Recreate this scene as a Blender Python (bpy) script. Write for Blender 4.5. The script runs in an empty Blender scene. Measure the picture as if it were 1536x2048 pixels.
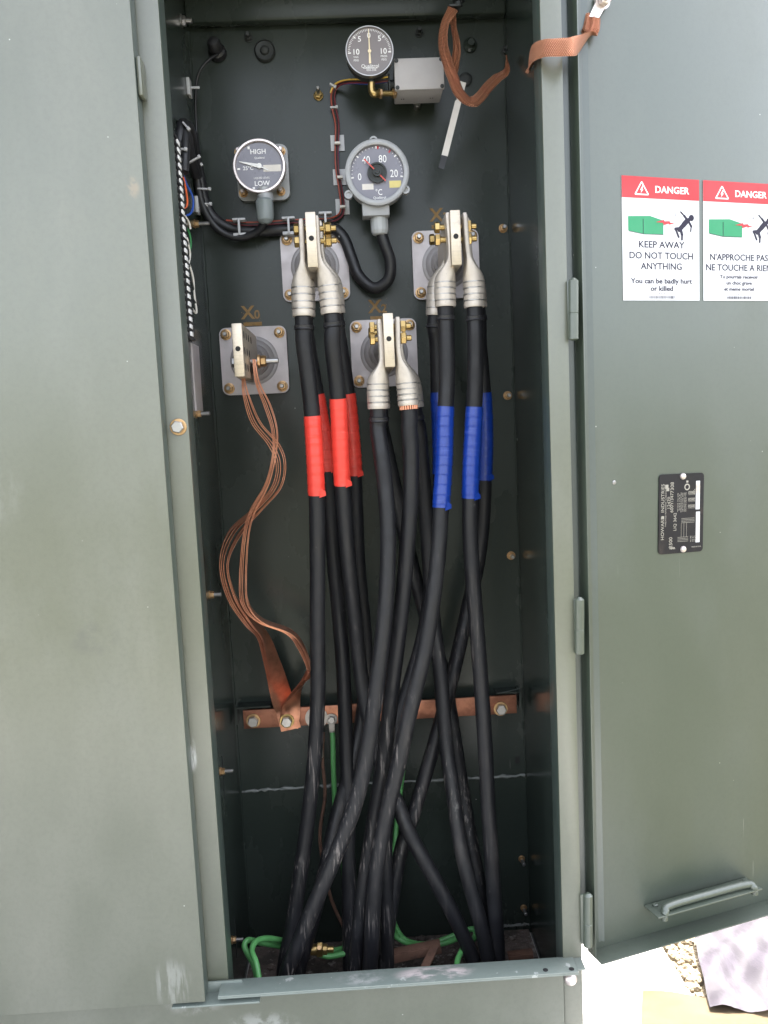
import bpy, bmesh, math, random
import numpy as np
from mathutils import Vector, Matrix
random.seed(7)
rad = math.radians
S = bpy.context.scene
COL = S.collection

# ------------------------------------------------------------------ camera
F = 1657.0                                   # focal length in photograph pixels (1536 x 2048)
YAW, PITCH, ROLL = rad(1.8), rad(6.28), rad(2.68)
CAM = Vector((0.0, -1.25, 1.10))
FW = Vector((math.sin(YAW)*math.cos(PITCH), math.cos(YAW)*math.cos(PITCH), -math.sin(PITCH)))
_r = FW.cross(Vector((0, 0, 1))).normalized(); _u = _r.cross(FW)
RT = _r*math.cos(ROLL) - _u*math.sin(ROLL)
UP = _r*math.sin(ROLL) + _u*math.cos(ROLL)
cd = bpy.data.cameras.new('camera'); cam = bpy.data.objects.new('camera', cd); COL.objects.link(cam)
cd.sensor_fit = 'VERTICAL'; cd.sensor_height = 32; cd.sensor_width = 24; cd.lens = 32*F/2048
cd.clip_start = 0.02; cd.clip_end = 500
M = Matrix((RT, UP, -FW)).transposed().to_4x4(); M.translation = CAM
cam.matrix_world = M
S.camera = cam

# ------------------------------------------------------------------ light
SUN_EL, SUN_AZ = rad(58), rad(30)            # azimuth from +y (behind the cabinet) towards +x
w = bpy.data.worlds.new('World'); S.world = w; w.use_nodes = True
nt = w.node_tree; bg = nt.nodes['Background']
sky = nt.nodes.new('ShaderNodeTexSky'); sky.sky_type = 'NISHITA'; sky.sun_disc = False
sky.sun_elevation = SUN_EL; sky.sun_rotation = SUN_AZ; sky.air_density = 1.0; sky.dust_density = 4.0; sky.ozone_density = 1.0
hs = nt.nodes.new('ShaderNodeHueSaturation'); hs.inputs['Saturation'].default_value = 0.36   # a milky, hazy sky
nt.links.new(sky.outputs[0], hs.inputs['Color']); nt.links.new(hs.outputs[0], bg.inputs[0]); bg.inputs[1].default_value = 0.15
sd = bpy.data.lights.new('sun', 'SUN'); sd.energy = 3.0; sd.angle = rad(0.53); sd.color = (1.0, 0.95, 0.88)
sun = bpy.data.objects.new('sun', sd); COL.objects.link(sun)
sdir = Vector((math.sin(SUN_AZ)*math.cos(SUN_EL), math.cos(SUN_AZ)*math.cos(SUN_EL), math.sin(SUN_EL)))
sun.rotation_euler = sdir.to_track_quat('Z', 'Y').to_euler(); sun.location = sdir*6
vs = S.view_settings
vs.view_transform = 'Standard'; vs.look = 'None'; vs.gamma = 1.0; vs.use_curve_mapping = False
vs.exposure = 3.05
S.render.film_transparent = False

# ------------------------------------------------------------------ pixel <-> world helpers
def ray(px, py): return FW + RT*((px-768)/F) + UP*((1024-py)/F)
def W(px, py, y):
    d = ray(px, py); return CAM + d*((y-CAM.y)/d.y)
def WX(px, py, x):
    d = ray(px, py); return CAM + d*((x-CAM.x)/d.x)
def WZ(px, py, z):
    d = ray(px, py); return CAM + d*((z-CAM.z)/d.z)
def PJ(p):
    v = Vector(p)-CAM; return (768+F*v.dot(RT)/v.dot(FW), 1024-F*v.dot(UP)/v.dot(FW))
def mpp(y): return (y-CAM.y)/F               # metres per photograph pixel at depth y

# ------------------------------------------------------------------ materials
def node(t, ty, **kw):
    n = t.nodes.new(ty)
    for k, v in kw.items():
        if k in ('operation', 'blend_type', 'data_type', 'noise_dimensions', 'wave_type', 'bands_direction', 'feature', 'musgrave_type', 'interpolation_type'): setattr(n, k, v)
        else: n.inputs[k].default_value = v
    return n
def C4(c): return (c[0], c[1], c[2], 1.0)
class Mat:
    """small builder round one Principled material"""
    def __init__(s, name, base, rough=0.5, metal=0.0, spec=0.5, coat=0.0):
        s.m = bpy.data.materials.new(name); s.m.use_nodes = True; s.t = s.m.node_tree
        s.b = s.t.nodes['Principled BSDF']
        s.b.inputs['Base Color'].default_value = C4(base); s.b.inputs['Roughness'].default_value = rough
        s.b.inputs['Metallic'].default_value = metal; s.b.inputs['Specular IOR Level'].default_value = spec
        s.b.inputs['Coat Weight'].default_value = coat
        s.col = None; s.base = base; s.rough = rough; s.h = None; s.rg = None
        g = s.t.nodes.new('ShaderNodeNewGeometry'); s.pos = g.outputs['Position']
    def L(s, a, b): s.t.links.new(a, b)
    def scaled(s, sc, src=None):
        n = node(s.t, 'ShaderNodeVectorMath', operation='MULTIPLY'); s.L(src or s.pos, n.inputs[0]); n.inputs[1].default_value = sc
        return n.outputs[0]
    def noise(s, scale, detail=4.0, rough=0.55, vec=None, dist=0.0):
        n = node(s.t, 'ShaderNodeTexNoise', Scale=scale, Detail=detail, Roughness=rough, Distortion=dist)
        s.L(vec or s.pos, n.inputs['Vector']); return n.outputs['Fac']
    def ramp(s, fac, lo, hi, a=0.0, b=1.0):
        n = s.t.nodes.new('ShaderNodeMapRange'); n.clamp = True; n.interpolation_type = 'SMOOTHSTEP'
        s.L(fac, n.inputs['Value'])
        for k, v in (('From Min', lo), ('From Max', hi), ('To Min', a), ('To Max', b)): n.inputs[k].default_value = v
        return n.outputs[0]
    def mul(s, a, b):
        n = node(s.t, 'ShaderNodeMath', operation='MULTIPLY')
        for i, v in enumerate((a, b)):
            if hasattr(v, 'is_linked'): s.L(v, n.inputs[i])
            else: n.inputs[i].default_value = v
        return n.outputs[0]
    def math(s, op, a, b=0.0):
        n = node(s.t, 'ShaderNodeMath', operation=op)
        for i, v in enumerate((a, b)):
            if hasattr(v, 'is_linked'): s.L(v, n.inputs[i])
            else: n.inputs[i].default_value = v
        return n.outputs[0]
    def axis(s, i):
        n = s.t.nodes.new('ShaderNodeSeparateXYZ'); s.L(s.pos, n.inputs[0]); return n.outputs[i]
    def mix(s, fac, c):
        n = s.t.nodes.new('ShaderNodeMix'); n.data_type = 'RGBA'
        s.L(fac, n.inputs[0])
        if s.col is None: n.inputs[6].default_value = C4(s.base)
        else: s.L(s.col, n.inputs[6])
        n.inputs[7].default_value = C4(c)
        s.col = n.outputs[2]; s.L(s.col, s.b.inputs['Base Color']); return s
    def roughmix(s, fac, r):
        n = s.t.nodes.new('ShaderNodeMix'); n.data_type = 'FLOAT'
        s.L(fac, n.inputs[0])
        if s.rg is None: n.inputs[2].default_value = s.rough
        else: s.L(s.rg, n.inputs[2])
        n.inputs[3].default_value = r
        s.rg = n.outputs[0]; s.L(s.rg, s.b.inputs['Roughness']); return s
    def metalmix(s, fac, a, b):
        s.L(s.ramp(fac, 0, 1, a, b), s.b.inputs['Metallic']); return s
    def bump(s, h, strength=0.3, dist=0.001):
        n = node(s.t, 'ShaderNodeBump', Strength=strength, Distance=dist); s.L(h, n.inputs['Height'])
        if s.h is not None: s.L(s.h, n.inputs['Normal'])
        s.h = n.outputs[0]; s.L(s.h, s.b.inputs['Normal']); return s
    def box(s, c, r, soft=0.4):
        """soft mask: 1 inside an ellipsoid c +- r"""
        a = node(s.t, 'ShaderNodeVectorMath', operation='SUBTRACT'); s.L(s.pos, a.inputs[0]); a.inputs[1].default_value = c
        b = node(s.t, 'ShaderNodeVectorMath', operation='DIVIDE'); s.L(a.outputs[0], b.inputs[0]); b.inputs[1].default_value = r
        l = node(s.t, 'ShaderNodeVectorMath', operation='LENGTH'); s.L(b.outputs[0], l.inputs[0])
        return s.ramp(l.outputs['Value'], 1.0, 1.0-soft)

def simple(name, base, rough=0.5, metal=0.0, var=0.25, vs_=60, bump=0.15, spec=0.5, grime=None):
    m = Mat(name, base, rough, metal, spec)
    m.mix(m.ramp(m.noise(vs_, 5), 0.4, 0.75, 0, var), tuple(c*0.55 for c in base))
    if grime: m.mix(m.ramp(m.noise(vs_*0.5, 6, 0.7), 0.52, 0.7, 0, 0.8), grime)
    m.roughmix(m.ramp(m.noise(vs_*0.7, 4), 0.35, 0.7), min(1, rough*1.35))
    if bump: m.bump(m.noise(vs_*8, 3), bump, 0.0006)
    return m.m

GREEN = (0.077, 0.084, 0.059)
def paint(name, base=GREEN, rough=0.3, dust=0.35, spec=1.0, scuffs=(), chips=None, specks=1.0):
    m = Mat(name, base, rough, 0.0, spec)
    m.mix(m.ramp(m.noise(1.6, 4), 0.35, 0.7, 0, 0.35), tuple(c*1.18 for c in base))
    if dust:                                                        # thin dust film in drifting patches
        v = m.scaled((2.2, 2.2, 1.1))
        m.mix(m.ramp(m.noise(2.5, 6, 0.6, v), 0.35, 0.85, 0.0, dust*0.6), (0.17, 0.172, 0.145))
        m.mix(m.ramp(m.noise(1, 5, 0.6, m.scaled((5, 5, 1.6))), 0.50, 0.78, 0.0, dust*0.35), (0.20, 0.195, 0.165))
        m.roughmix(m.ramp(m.noise(2.5, 6, 0.6, v), 0.42, 0.8), rough+0.18)
    m.mix(m.ramp(m.noise(130, 4, 0.65), 0.40, 0.70, 0, 0.22), tuple(c*0.72 for c in base))
    if specks:                                                      # pin-prick chips and grit
        n = node(m.t, 'ShaderNodeTexVoronoi', Scale=42.0); m.L(m.pos, n.inputs['Vector'])
        pick = m.ramp(m.noise(19, 1), 0.60, 0.64)
        m.mix(m.mul(m.ramp(n.outputs['Distance'], 0.055, 0.025), pick), (0.36, 0.36, 0.33))
        sc = m.scaled((260, 260, 9)); sc2 = m.scaled((14, 14, 180))
        m.mix(m.mul(m.ramp(m.noise(1, 2, 0.5, sc), 0.74, 0.80), m.ramp(m.noise(3.1, 2), 0.58, 0.64, 0, 0.55)), (0.25, 0.26, 0.23))
        m.mix(m.mul(m.ramp(m.noise(1, 2, 0.5, sc2), 0.76, 0.80), m.ramp(m.noise(2.3, 2), 0.6, 0.66, 0, 0.4)), (0.25, 0.26, 0.23))
    for c, r, col, am, st in scuffs:
        k = m.box(c, r, 0.55)
        m.mix(m.mul(k, m.ramp(m.noise(1, 5, 0.65, m.scaled(st)), 0.42, 0.62, 0, am)), col)
    if chips:
        m.mix(m.ramp(m.noise(11, 6, 0.55), chips, chips+0.02), (0.42, 0.36, 0.35))
        m.mix(m.ramp(m.noise(45, 6, 0.6), 0.64, 0.68, 0, 0.7), (0.35, 0.36, 0.34))
    m.bump(m.noise(420, 2), 0.10, 0.0006)                           # orange peel
    m.bump(m.noise(6, 2), 0.16, 0.004)                              # slight waviness of sheet steel
    return m.m

MT = {}
MT['door'] = paint('closed_door_paint', rough=0.36, dust=0.6, scuffs=[
    ((-0.325, -0.038, 0.245), (0.035, 0.02, 0.05), (0.28, 0.29, 0.27), 0.4, (150, 150, 18)),
    ((-0.292, -0.038, 1.44), (0.012, 0.02, 0.020), (0.24, 0.18, 0.11), 0.5, (60, 60, 60)),
    ((-0.52, -0.038, 1.02), (0.05, 0.02, 0.05), (0.16, 0.165, 0.15), 0.35, (40, 40, 14)),
    ((-0.40, -0.038, 0.80), (0.05, 0.02, 0.03), (0.055, 0.06, 0.05), 0.5, (30, 30, 30))])
MT['frame'] = paint('frame_paint', rough=0.34, dust=0.55, scuffs=[
    ((-0.278, 0.0, 0.60), (0.012, 0.02, 0.035), (0.4, 0.41, 0.4), 0.8, (200, 200, 20)),
    ((-0.30, 0.0, 0.19), (0.06, 0.02, 0.03), (0.26, 0.26, 0.24), 0.55, (40, 40, 40)),
    ((-0.20, 0.0, 0.13), (0.08, 0.02, 0.04), (0.3, 0.31, 0.29), 0.5, (50, 50, 50))])
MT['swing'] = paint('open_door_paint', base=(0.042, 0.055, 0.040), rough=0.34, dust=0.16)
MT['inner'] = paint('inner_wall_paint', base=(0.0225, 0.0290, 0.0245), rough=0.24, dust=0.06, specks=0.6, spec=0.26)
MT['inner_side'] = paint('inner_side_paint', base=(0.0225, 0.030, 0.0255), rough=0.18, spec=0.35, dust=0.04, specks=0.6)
MT['sill'] = paint('sill_paint', base=(0.12, 0.145, 0.13), rough=0.35, dust=0.4, chips=0.67, scuffs=[((0.085, -0.016, 0.219), (0.075, 0.022, 0.02), (0.42, 0.36, 0.35), 0.95, (26, 60, 26)), ((-0.03, -0.016, 0.219), (0.05, 0.02, 0.02), (0.30, 0.30, 0.29), 0.6, (40, 60, 40))])
MT['edge'] = paint('shaded_edge_paint', base=(0.040, 0.056, 0.048), rough=0.34, dust=0.12, specks=0.4)  # darker, less dusty frame paint; shade of returns, folds, jamb put into colour
MT['weld'] = simple('weld_bead', (0.17, 0.18, 0.17), 0.45, 0.3, 0.5, 80, 0.6, grime=(0.05, 0.06, 0.055))
MT['dark'] = simple('dark_steel', (0.03, 0.033, 0.033), 0.5, 0.3)
MT['tin'] = Mat('tinned_metal', (0.45, 0.405, 0.355), 0.47, 0.6)
def _tin(m, ax):
    m.mix(m.ramp(m.noise(55, 6, 0.65), 0.45, 0.7, 0, 0.5), (0.36, 0.32, 0.28))
    m.mix(m.ramp(m.noise(150, 5, 0.65), 0.62, 0.72, 0, 0.6), (0.2, 0.185, 0.17))
    m.roughmix(m.ramp(m.noise(40, 4), 0.35, 0.7), 0.62)
    m.bump(m.noise(260, 4), 0.25, 0.0008)
    return m.m
MT['tin'] = _tin(MT['tin'], 2)
def _spade():
    m = Mat('spade_metal', (0.47, 0.405, 0.32), 0.38, 0.65)
    v = m.scaled((22, 22, 900)); n = m.noise(1, 3, 0.6, v)
    m.mix(m.ramp(n, 0.45, 0.7, 0, 0.5), (0.34, 0.30, 0.25))
    m.mix(m.ramp(m.noise(60, 6, 0.7), 0.52, 0.68, 0, 0.55), (0.30, 0.26, 0.21))
    m.bump(n, 0.35, 0.0006); return m.m
MT['spade'] = _spade()
MT['plate'] = simple('flange_grey', (0.46, 0.42, 0.42), 0.42, 0.35, 0.25, 50, 0.12)
MT['epoxy'] = simple('grey_epoxy', (0.27, 0.25, 0.25), 0.33, 0.0, 0.25, 40, 0.1)
MT['brass'] = simple('brass', (0.37, 0.26, 0.105), 0.28, 0.9, 0.35, 90, 0.1)
MT['bronze'] = simple('yellow_zinc', (0.48, 0.31, 0.16), 0.33, 0.85, 0.4, 90, 0.15)
MT['steel'] = simple('bright_steel', (0.34, 0.33, 0.32), 0.3, 0.9, 0.3, 90, 0.15)
MT['blackhole'] = simple('hole_black', (0.008, 0.008, 0.008), 0.8, 0.0, 0, 20, 0)
def _cable():
    m = Mat('cable_jacket', (0.008, 0.008, 0.0095), 0.42, 0, 0.32)
    z = m.axis(2)
    v = m.scaled((210, 210, 7)); n = m.noise(1, 6, 0.65, v)
    low = m.ramp(z, 1.0, 0.25)
    m.mix(m.mul(m.ramp(m.noise(1, 5, 0.6, m.scaled((55, 55, 5))), 0.50, 0.76, 0, 0.5), low), (0.050, 0.045, 0.043))
    m.mix(m.mul(m.ramp(n, 0.54, 0.66, 0, 0.9), m.mul(low, m.ramp(m.noise(9, 3), 0.45, 0.60))), (0.17, 0.15, 0.14))
    m.mix(m.ramp(m.noise(34, 7, 0.7), 0.66, 0.76, 0, 0.5), (0.13, 0.125, 0.12))
    m.roughmix(m.ramp(m.noise(25, 5), 0.35, 0.7), 0.62)
    m.bump(n, 0.25, 0.0005); m.bump(m.noise(500, 2), 0.15, 0.0004)
    return m.m
MT['cable'] = _cable()
MT['rubber'] = simple('black_rubber', (0.012, 0.012, 0.014), 0.42, 0, 0.3, 60, 0.15)
def tape(name, c):
    m = Mat(name, c, 0.34, 0, 0.5)
    m.mix(m.ramp(m.noise(40, 5), 0.5, 0.75, 0, 0.4), tuple(x*0.7 for x in c))
    n = m.noise(1, 3, 0.5, m.scaled((30, 30, 330)))
    m.mix(m.ramp(n, 0.60, 0.70, 0, 0.45), tuple(min(1, x*1.25+0.035) for x in c))
    m.bump(n, 0.5, 0.0006); return m.m
MT['red'] = tape('red_tape', (0.56, 0.038, 0.026)); MT['blue'] = tape('blue_tape', (0.004, 0.027, 0.20))
def copper(name, base, dark, am=0.6):
    m = Mat(name, base, 0.32, 0.9)
    m.mix(m.ramp(m.noise(38, 6, 0.65), 0.42, 0.68, 0, am), dark)
    m.roughmix(m.ramp(m.noise(24, 4), 0.35, 0.7), 0.52)
    m.bump(m.noise(300, 3), 0.12, 0.0005); return m.m
MT['copper'] = copper('copper_bar', (0.46, 0.205, 0.13), (0.22, 0.09, 0.06))
MT['foil'] = copper('copper_foil', (0.74, 0.35, 0.22), (0.40, 0.155, 0.09), 0.5)
def _braid():
    m = Mat('copper_braid', (0.88, 0.42, 0.25), 0.28, 0.9)
    uv = m.t.nodes.new('ShaderNodeUVMap'); hs = []
    for sx in (1, -1):
        mp = node(m.t, 'ShaderNodeMapping'); m.L(uv.outputs[0], mp.inputs[0]); mp.inputs['Rotation'].default_value = (0, 0, rad(32)*sx)
        wv = node(m.t, 'ShaderNodeTexWave', Scale=150.0, Distortion=1.6, Detail=2.0); m.L(mp.outputs[0], wv.inputs[0]); hs.append(wv.outputs['Fac'])
    h = m.mul(hs[0], hs[1])
    m.mix(m.ramp(h, 0.45, 0.05, 0, 0.92), (0.11, 0.032, 0.02))
    m.mix(m.ramp(m.noise(30, 5), 0.5, 0.7, 0, 0.6), (0.42, 0.15, 0.09))
    m.bump(h, 0.9, 0.002); return m.m
MT['braid'] = _braid()
MT['castgrey'] = simple('grey_casting', (0.33, 0.335, 0.345), 0.45, 0.15, 0.2, 50, 0.15)
MT['boxgrey'] = simple('grey_box_enamel', (0.36, 0.34, 0.34), 0.5, 0, 0.12, 40, 0.3)
MT['gland'] = simple('grey_gland', (0.20, 0.225, 0.225), 0.42, 0, 0.2, 50, 0.1)
MT['glandpale'] = simple('pale_gland', (0.36, 0.37, 0.37), 0.42, 0, 0.2, 50, 0.1)
MT['bezelpink'] = simple('bare_bezel', (0.62, 0.55, 0.53), 0.3, 0.7, 0.15, 50, 0.1)
MT['dial'] = simple('dial_face', (0.16, 0.155, 0.19), 0.25, 0, 0.1, 20, 0)
MT['dialgrey'] = simple('dial_face_grey', (0.165, 0.142, 0.145), 0.3, 0, 0.1, 20, 0)
MT['white'] = simple('white_print', (0.80, 0.79, 0.79), 0.5, 0, 0.05, 20, 0)
MT['cream'] = simple('cream_pointer', (0.80, 0.68, 0.48), 0.5, 0, 0.05, 20, 0)
MT['redprint'] = simple('red_print', (0.42, 0.022, 0.030), 0.45, 0, 0.12, 20, 0)
MT['signwhite'] = simple('sign_white', (0.56, 0.56, 0.58), 0.35, 0, 0.04, 30, 0.02)
MT['green'] = simple('green_print', (0.015, 0.22, 0.095), 0.45, 0, 0.12, 20, 0)
MT['violet'] = simple('dark_violet_print', (0.012, 0.009, 0.028), 0.6, 0, 0.1, 20, 0)
MT['yellow'] = simple('yellow_label', (0.62, 0.52, 0.20), 0.5, 0, 0.2, 60, 0)
MT['gold'] = simple('ochre_stencil', (0.26, 0.145, 0.04), 0.55, 0, 0.5, 160, 0.2, grime=(0.09, 0.085, 0.06))
MT['plateblack'] = simple('nameplate_black', (0.010, 0.009, 0.012), 0.34, 0.0, 0.4, 30, 0.08, 0.3, grime=(0.034, 0.026, 0.024))
MT['etch'] = simple('etched_metal', (0.34, 0.32, 0.29), 0.35, 0.5, 0.3, 50, 0)
MT['plastic'] = simple('white_plastic', (0.62, 0.58, 0.54), 0.45, 0, 0.15, 60, 0.1)
MT['nylon'] = simple('clear_nylon', (0.42, 0.42, 0.43), 0.4, 0, 0.2, 60, 0.1)
for k, c in dict(h_orange=(0.30, 0.055, 0.03), w_orange=(0.62, 0.11, 0.03), w_maroon=(0.14, 0.022, 0.03), w_black=(0.012, 0.012, 0.014), w_blue=(0.015, 0.07, 0.36), w_yellow=(0.62, 0.40, 0.07), w_red=(0.55, 0.06, 0.04), w_white=(0.66, 0.63, 0.58), w_green=(0.03, 0.20, 0.06), green_wire=(0.085, 0.28, 0.085)).items():
    MT[k] = simple(k.replace('w_', '')+'_insulation', c, 0.4, 0, 0.25, 70, 0.1)
MT['rust'] = simple('rusty_steel', (0.13, 0.068, 0.045), 0.8, 0.1, 0.6, 50, 0.6, grime=(0.05, 0.03, 0.022))
def _ground():
    m = Mat('concrete', (0.46, 0.45, 0.43), 0.9)
    m.mix(m.ramp(m.noise(3, 7, 0.6), 0.35, 0.75, 0, 0.5), (0.36, 0.35, 0.33)); m.bump(m.noise(60, 6), 0.4, 0.004); return m.m
MT['concrete'] = _ground()
def _gravel():
    m = Mat('gravel', (0.26, 0.21, 0.14), 0.95)
    n = node(m.t, 'ShaderNodeTexVoronoi', Scale=130.0); m.L(m.pos, n.inputs['Vector'])
    m.mix(m.ramp(m.noise(40, 5), 0.4, 0.7, 0, 0.8), (0.20, 0.16, 0.11)); m.mix(m.ramp(m.noise(75, 2), 0.6, 0.68, 0, 0.8), (0.5, 0.46, 0.38))
    m.bump(n.outputs['Distance'], 0.8, 0.006); return m.m
MT['gravel'] = _gravel()
def _dirt():
    m = Mat('dirt', (0.055, 0.045, 0.038), 0.95)
    m.mix(m.ramp(m.noise(16, 6, 0.7), 0.42, 0.6, 0, 0.8), (0.13, 0.10, 0.085)); m.mix(m.ramp(m.noise(48, 6, 0.7), 0.55, 0.64, 0, 0.8), (0.26, 0.23, 0.21))
    m.bump(m.noise(70, 6), 0.9, 0.01); return m.m
MT['dirt'] = _dirt()
MT['soil'] = simple('dry_grass_soil', (0.085, 0.082, 0.052), 0.95, 0, 0.5, 5, 0.5, grime=(0.05, 0.06, 0.03))
MT['card'] = simple('cardboard', (0.22, 0.165, 0.10), 0.85, 0, 0.3, 12, 0.3)
def _tarp():
    m = Mat('tarp_cloth', (0.055, 0.045, 0.060), 0.6)
    m.mix(m.ramp(m.noise(1, 5, 0.6, m.scaled((26, 8, 8))), 0.4, 0.6, 0, 0.55), (0.15, 0.128, 0.165)); m.bump(m.noise(400, 2), 0.3, 0.001); return m.m
MT['tarp'] = _tarp()

# ------------------------------------------------------------------ geometry helpers
def frame_of(axis, up=None):
    a = Vector(axis).normalized()
    u = Vector(up) if up is not None else (Vector((0, 0, 1)) if abs(a.z) < 0.9 else Vector((1, 0, 0)))
    u = (u - a*u.dot(a)).normalized()
    return a, u, a.cross(u)
def NB(): return bmesh.new()
def merge(bm, b2, mtx=None):
    me = bpy.data.meshes.new('tmp'); b2.to_mesh(me); b2.free()
    if mtx is not None: me.transform(mtx)
    bm.from_mesh(me); bpy.data.meshes.remove(me)
def box(bm, c, s, bev=0.0, R=None, seg=2):
    b = NB(); bmesh.ops.create_cube(b, size=1.0); bmesh.ops.scale(b, vec=Vector(s), verts=b.verts)
    if bev: bmesh.ops.bevel(b, geom=list(b.edges), offset=bev, segments=seg, affect='EDGES', profile=0.5)
    m = Matrix.Translation(Vector(c))
    if R is not None: m = m @ R.to_4x4()
    merge(bm, b, m)
def box2(bm, lo, hi, bev=0.0):
    lo, hi = Vector(lo), Vector(hi); box(bm, (lo+hi)/2, hi-lo, bev)
def lathe(bm, prof, o, axis, seg=24, up=None, close=True):
    a, u, v = frame_of(axis, up); o = Vector(o); rings = []
    for r, h in prof:
        rings.append([bm.verts.new(o+a*h+(u*math.cos(2*math.pi*k/seg)+v*math.sin(2*math.pi*k/seg))*max(r, 1e-5)) for k in range(seg)])
    for A, B in zip(rings, rings[1:]):
        for k in range(seg): bm.faces.new((A[k], A[(k+1) % seg], B[(k+1) % seg], B[k]))
    if close:
        bm.faces.new(rings[0][::-1]); bm.faces.new(rings[-1])
def cyl(bm, a, b, r, seg=20, bev=0.0):
    a, b = Vector(a), Vector(b); h = (b-a).length; e = min(bev, r*0.5, h*0.4)
    lathe(bm, [(r-e, 0), (r, e), (r, h-e), (r-e, h)] if e else [(r, 0), (r, h)], a, b-a, seg)
def hexnut(bm, o, axis, af, h, spin=0.0):
    r = af/math.sqrt(3); a, u, v = frame_of(axis)
    up = u*math.cos(spin)+v*math.sin(spin)
    lathe(bm, [(r*0.86, 0), (r, h*0.12), (r, h*0.85), (r*0.84, h)], o, axis, 6, up)
def spline(pts, n=8):
    P = [Vector(p) for p in pts]; P = [P[0]*2-P[1]]+P+[P[-1]*2-P[-2]]; out = []
    for i in range(1, len(P)-2):
        a, b, c, d = P[i-1:i+3]
        for k in range(n):
            t = k/n
            out.append(0.5*((2*b)+(c-a)*t+(2*a-5*b+4*c-d)*t*t+(3*b-a-3*c+d)*t**3))
    out.append(P[-2].copy()); return out
def tangents(P):
    return [(P[min(i+1, len(P)-1)]-P[max(i-1, 0)]).normalized() for i in range(len(P))]
def tube(bm, P, r, seg=14, caps=True):
    T = tangents(P); u = None; rings = []
    for i, (p, t) in enumerate(zip(P, T)):
        if u is None: _, u, _ = frame_of(t)
        u = (u-t*u.dot(t)).normalized(); v = t.cross(u)
        rr = r[i] if isinstance(r, (list, tuple)) else r
        rings.append([bm.verts.new(p+(u*math.cos(2*math.pi*k/seg)+v*math.sin(2*math.pi*k/seg))*rr) for k in range(seg)])
    for A, B in zip(rings, rings[1:]):
        for k in range(seg): bm.faces.new((A[k], A[(k+1) % seg], B[(k+1) % seg], B[k]))
    if caps: bm.faces.new(rings[0][::-1]); bm.faces.new(rings[-1])
def ribbon(bm, P, Wd, th, wid, lobes=0):
    """flat strip along P; Wd = width directions; lobes gives a slightly rounded bundle section"""
    T = tangents(P); uvl = bm.loops.layers.uv.verify(); rings = []; us = []; L = 0.0
    nc = 9
    for i, (p, t) in enumerate(zip(P, T)):
        if i: L += (p-P[i-1]).length
        wv = (Wd[i]-t*Wd[i].dot(t)).normalized(); n = t.cross(wv)
        ring = []
        wd = wid[i] if isinstance(wid, (list, tuple)) else wid
        for k in range(nc):
            q = k/(nc-1)*2-1; hgt = th*0.5*(1-abs(q)**4*0.75) + (lobes*math.cos(q*9.5) if lobes else 0)
            ring.append(bm.verts.new(p+wv*q*wd/2+n*hgt))
        for k in range(nc-1, -1, -1):
            q = k/(nc-1)*2-1; hgt = th*0.5*(1-abs(q)**4*0.75)
            ring.append(bm.verts.new(p+wv*q*wd/2-n*hgt))
        rings.append(ring); us.append(L)
    m = len(rings[0])
    wdm = wid[0] if isinstance(wid, (list, tuple)) else wid
    vv = [k/(nc-1)*wdm for k in range(nc)]+[k/(nc-1)*wdm for k in range(nc-1, -1, -1)]
    for i in range(len(rings)-1):
        for k in range(m):
            k2 = (k+1) % m
            f = bm.faces.new((rings[i][k], rings[i][k2], rings[i+1][k2], rings[i+1][k]))
            for lp, uv in zip(f.loops, ((us[i], vv[k]), (us[i], vv[k2]), (us[i+1], vv[k2]), (us[i+1], vv[k]))): lp[uvl].uv = uv
    bm.faces.new(rings[0][::-1]); bm.faces.new(rings[-1])
def poly(bm, pts, th, n):
    """closed polygon pts (3D, coplanar) pushed out along n by th"""
    n = Vector(n).normalized()*th
    A = [bm.verts.new(Vector(p)) for p in pts]; B = [bm.verts.new(Vector(p)+n) for p in pts]; k = len(A)
    bm.faces.new(A[::-1]); bm.faces.new(B)
    for i in range(k): bm.faces.new((A[i], A[(i+1) % k], B[(i+1) % k], B[i]))
def rrect(w_, h_, r, n=5):
    out = []
    for cx, cy, a0 in ((w_/2-r, h_/2-r, 0), (-w_/2+r, h_/2-r, 90), (-w_/2+r, -h_/2+r, 180), (w_/2-r, -h_/2+r, 270)):
        for k in range(n+1):
            a = rad(a0+90*k/n); out.append((cx+r*math.cos(a), cy+r*math.sin(a)))
    return out
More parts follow.
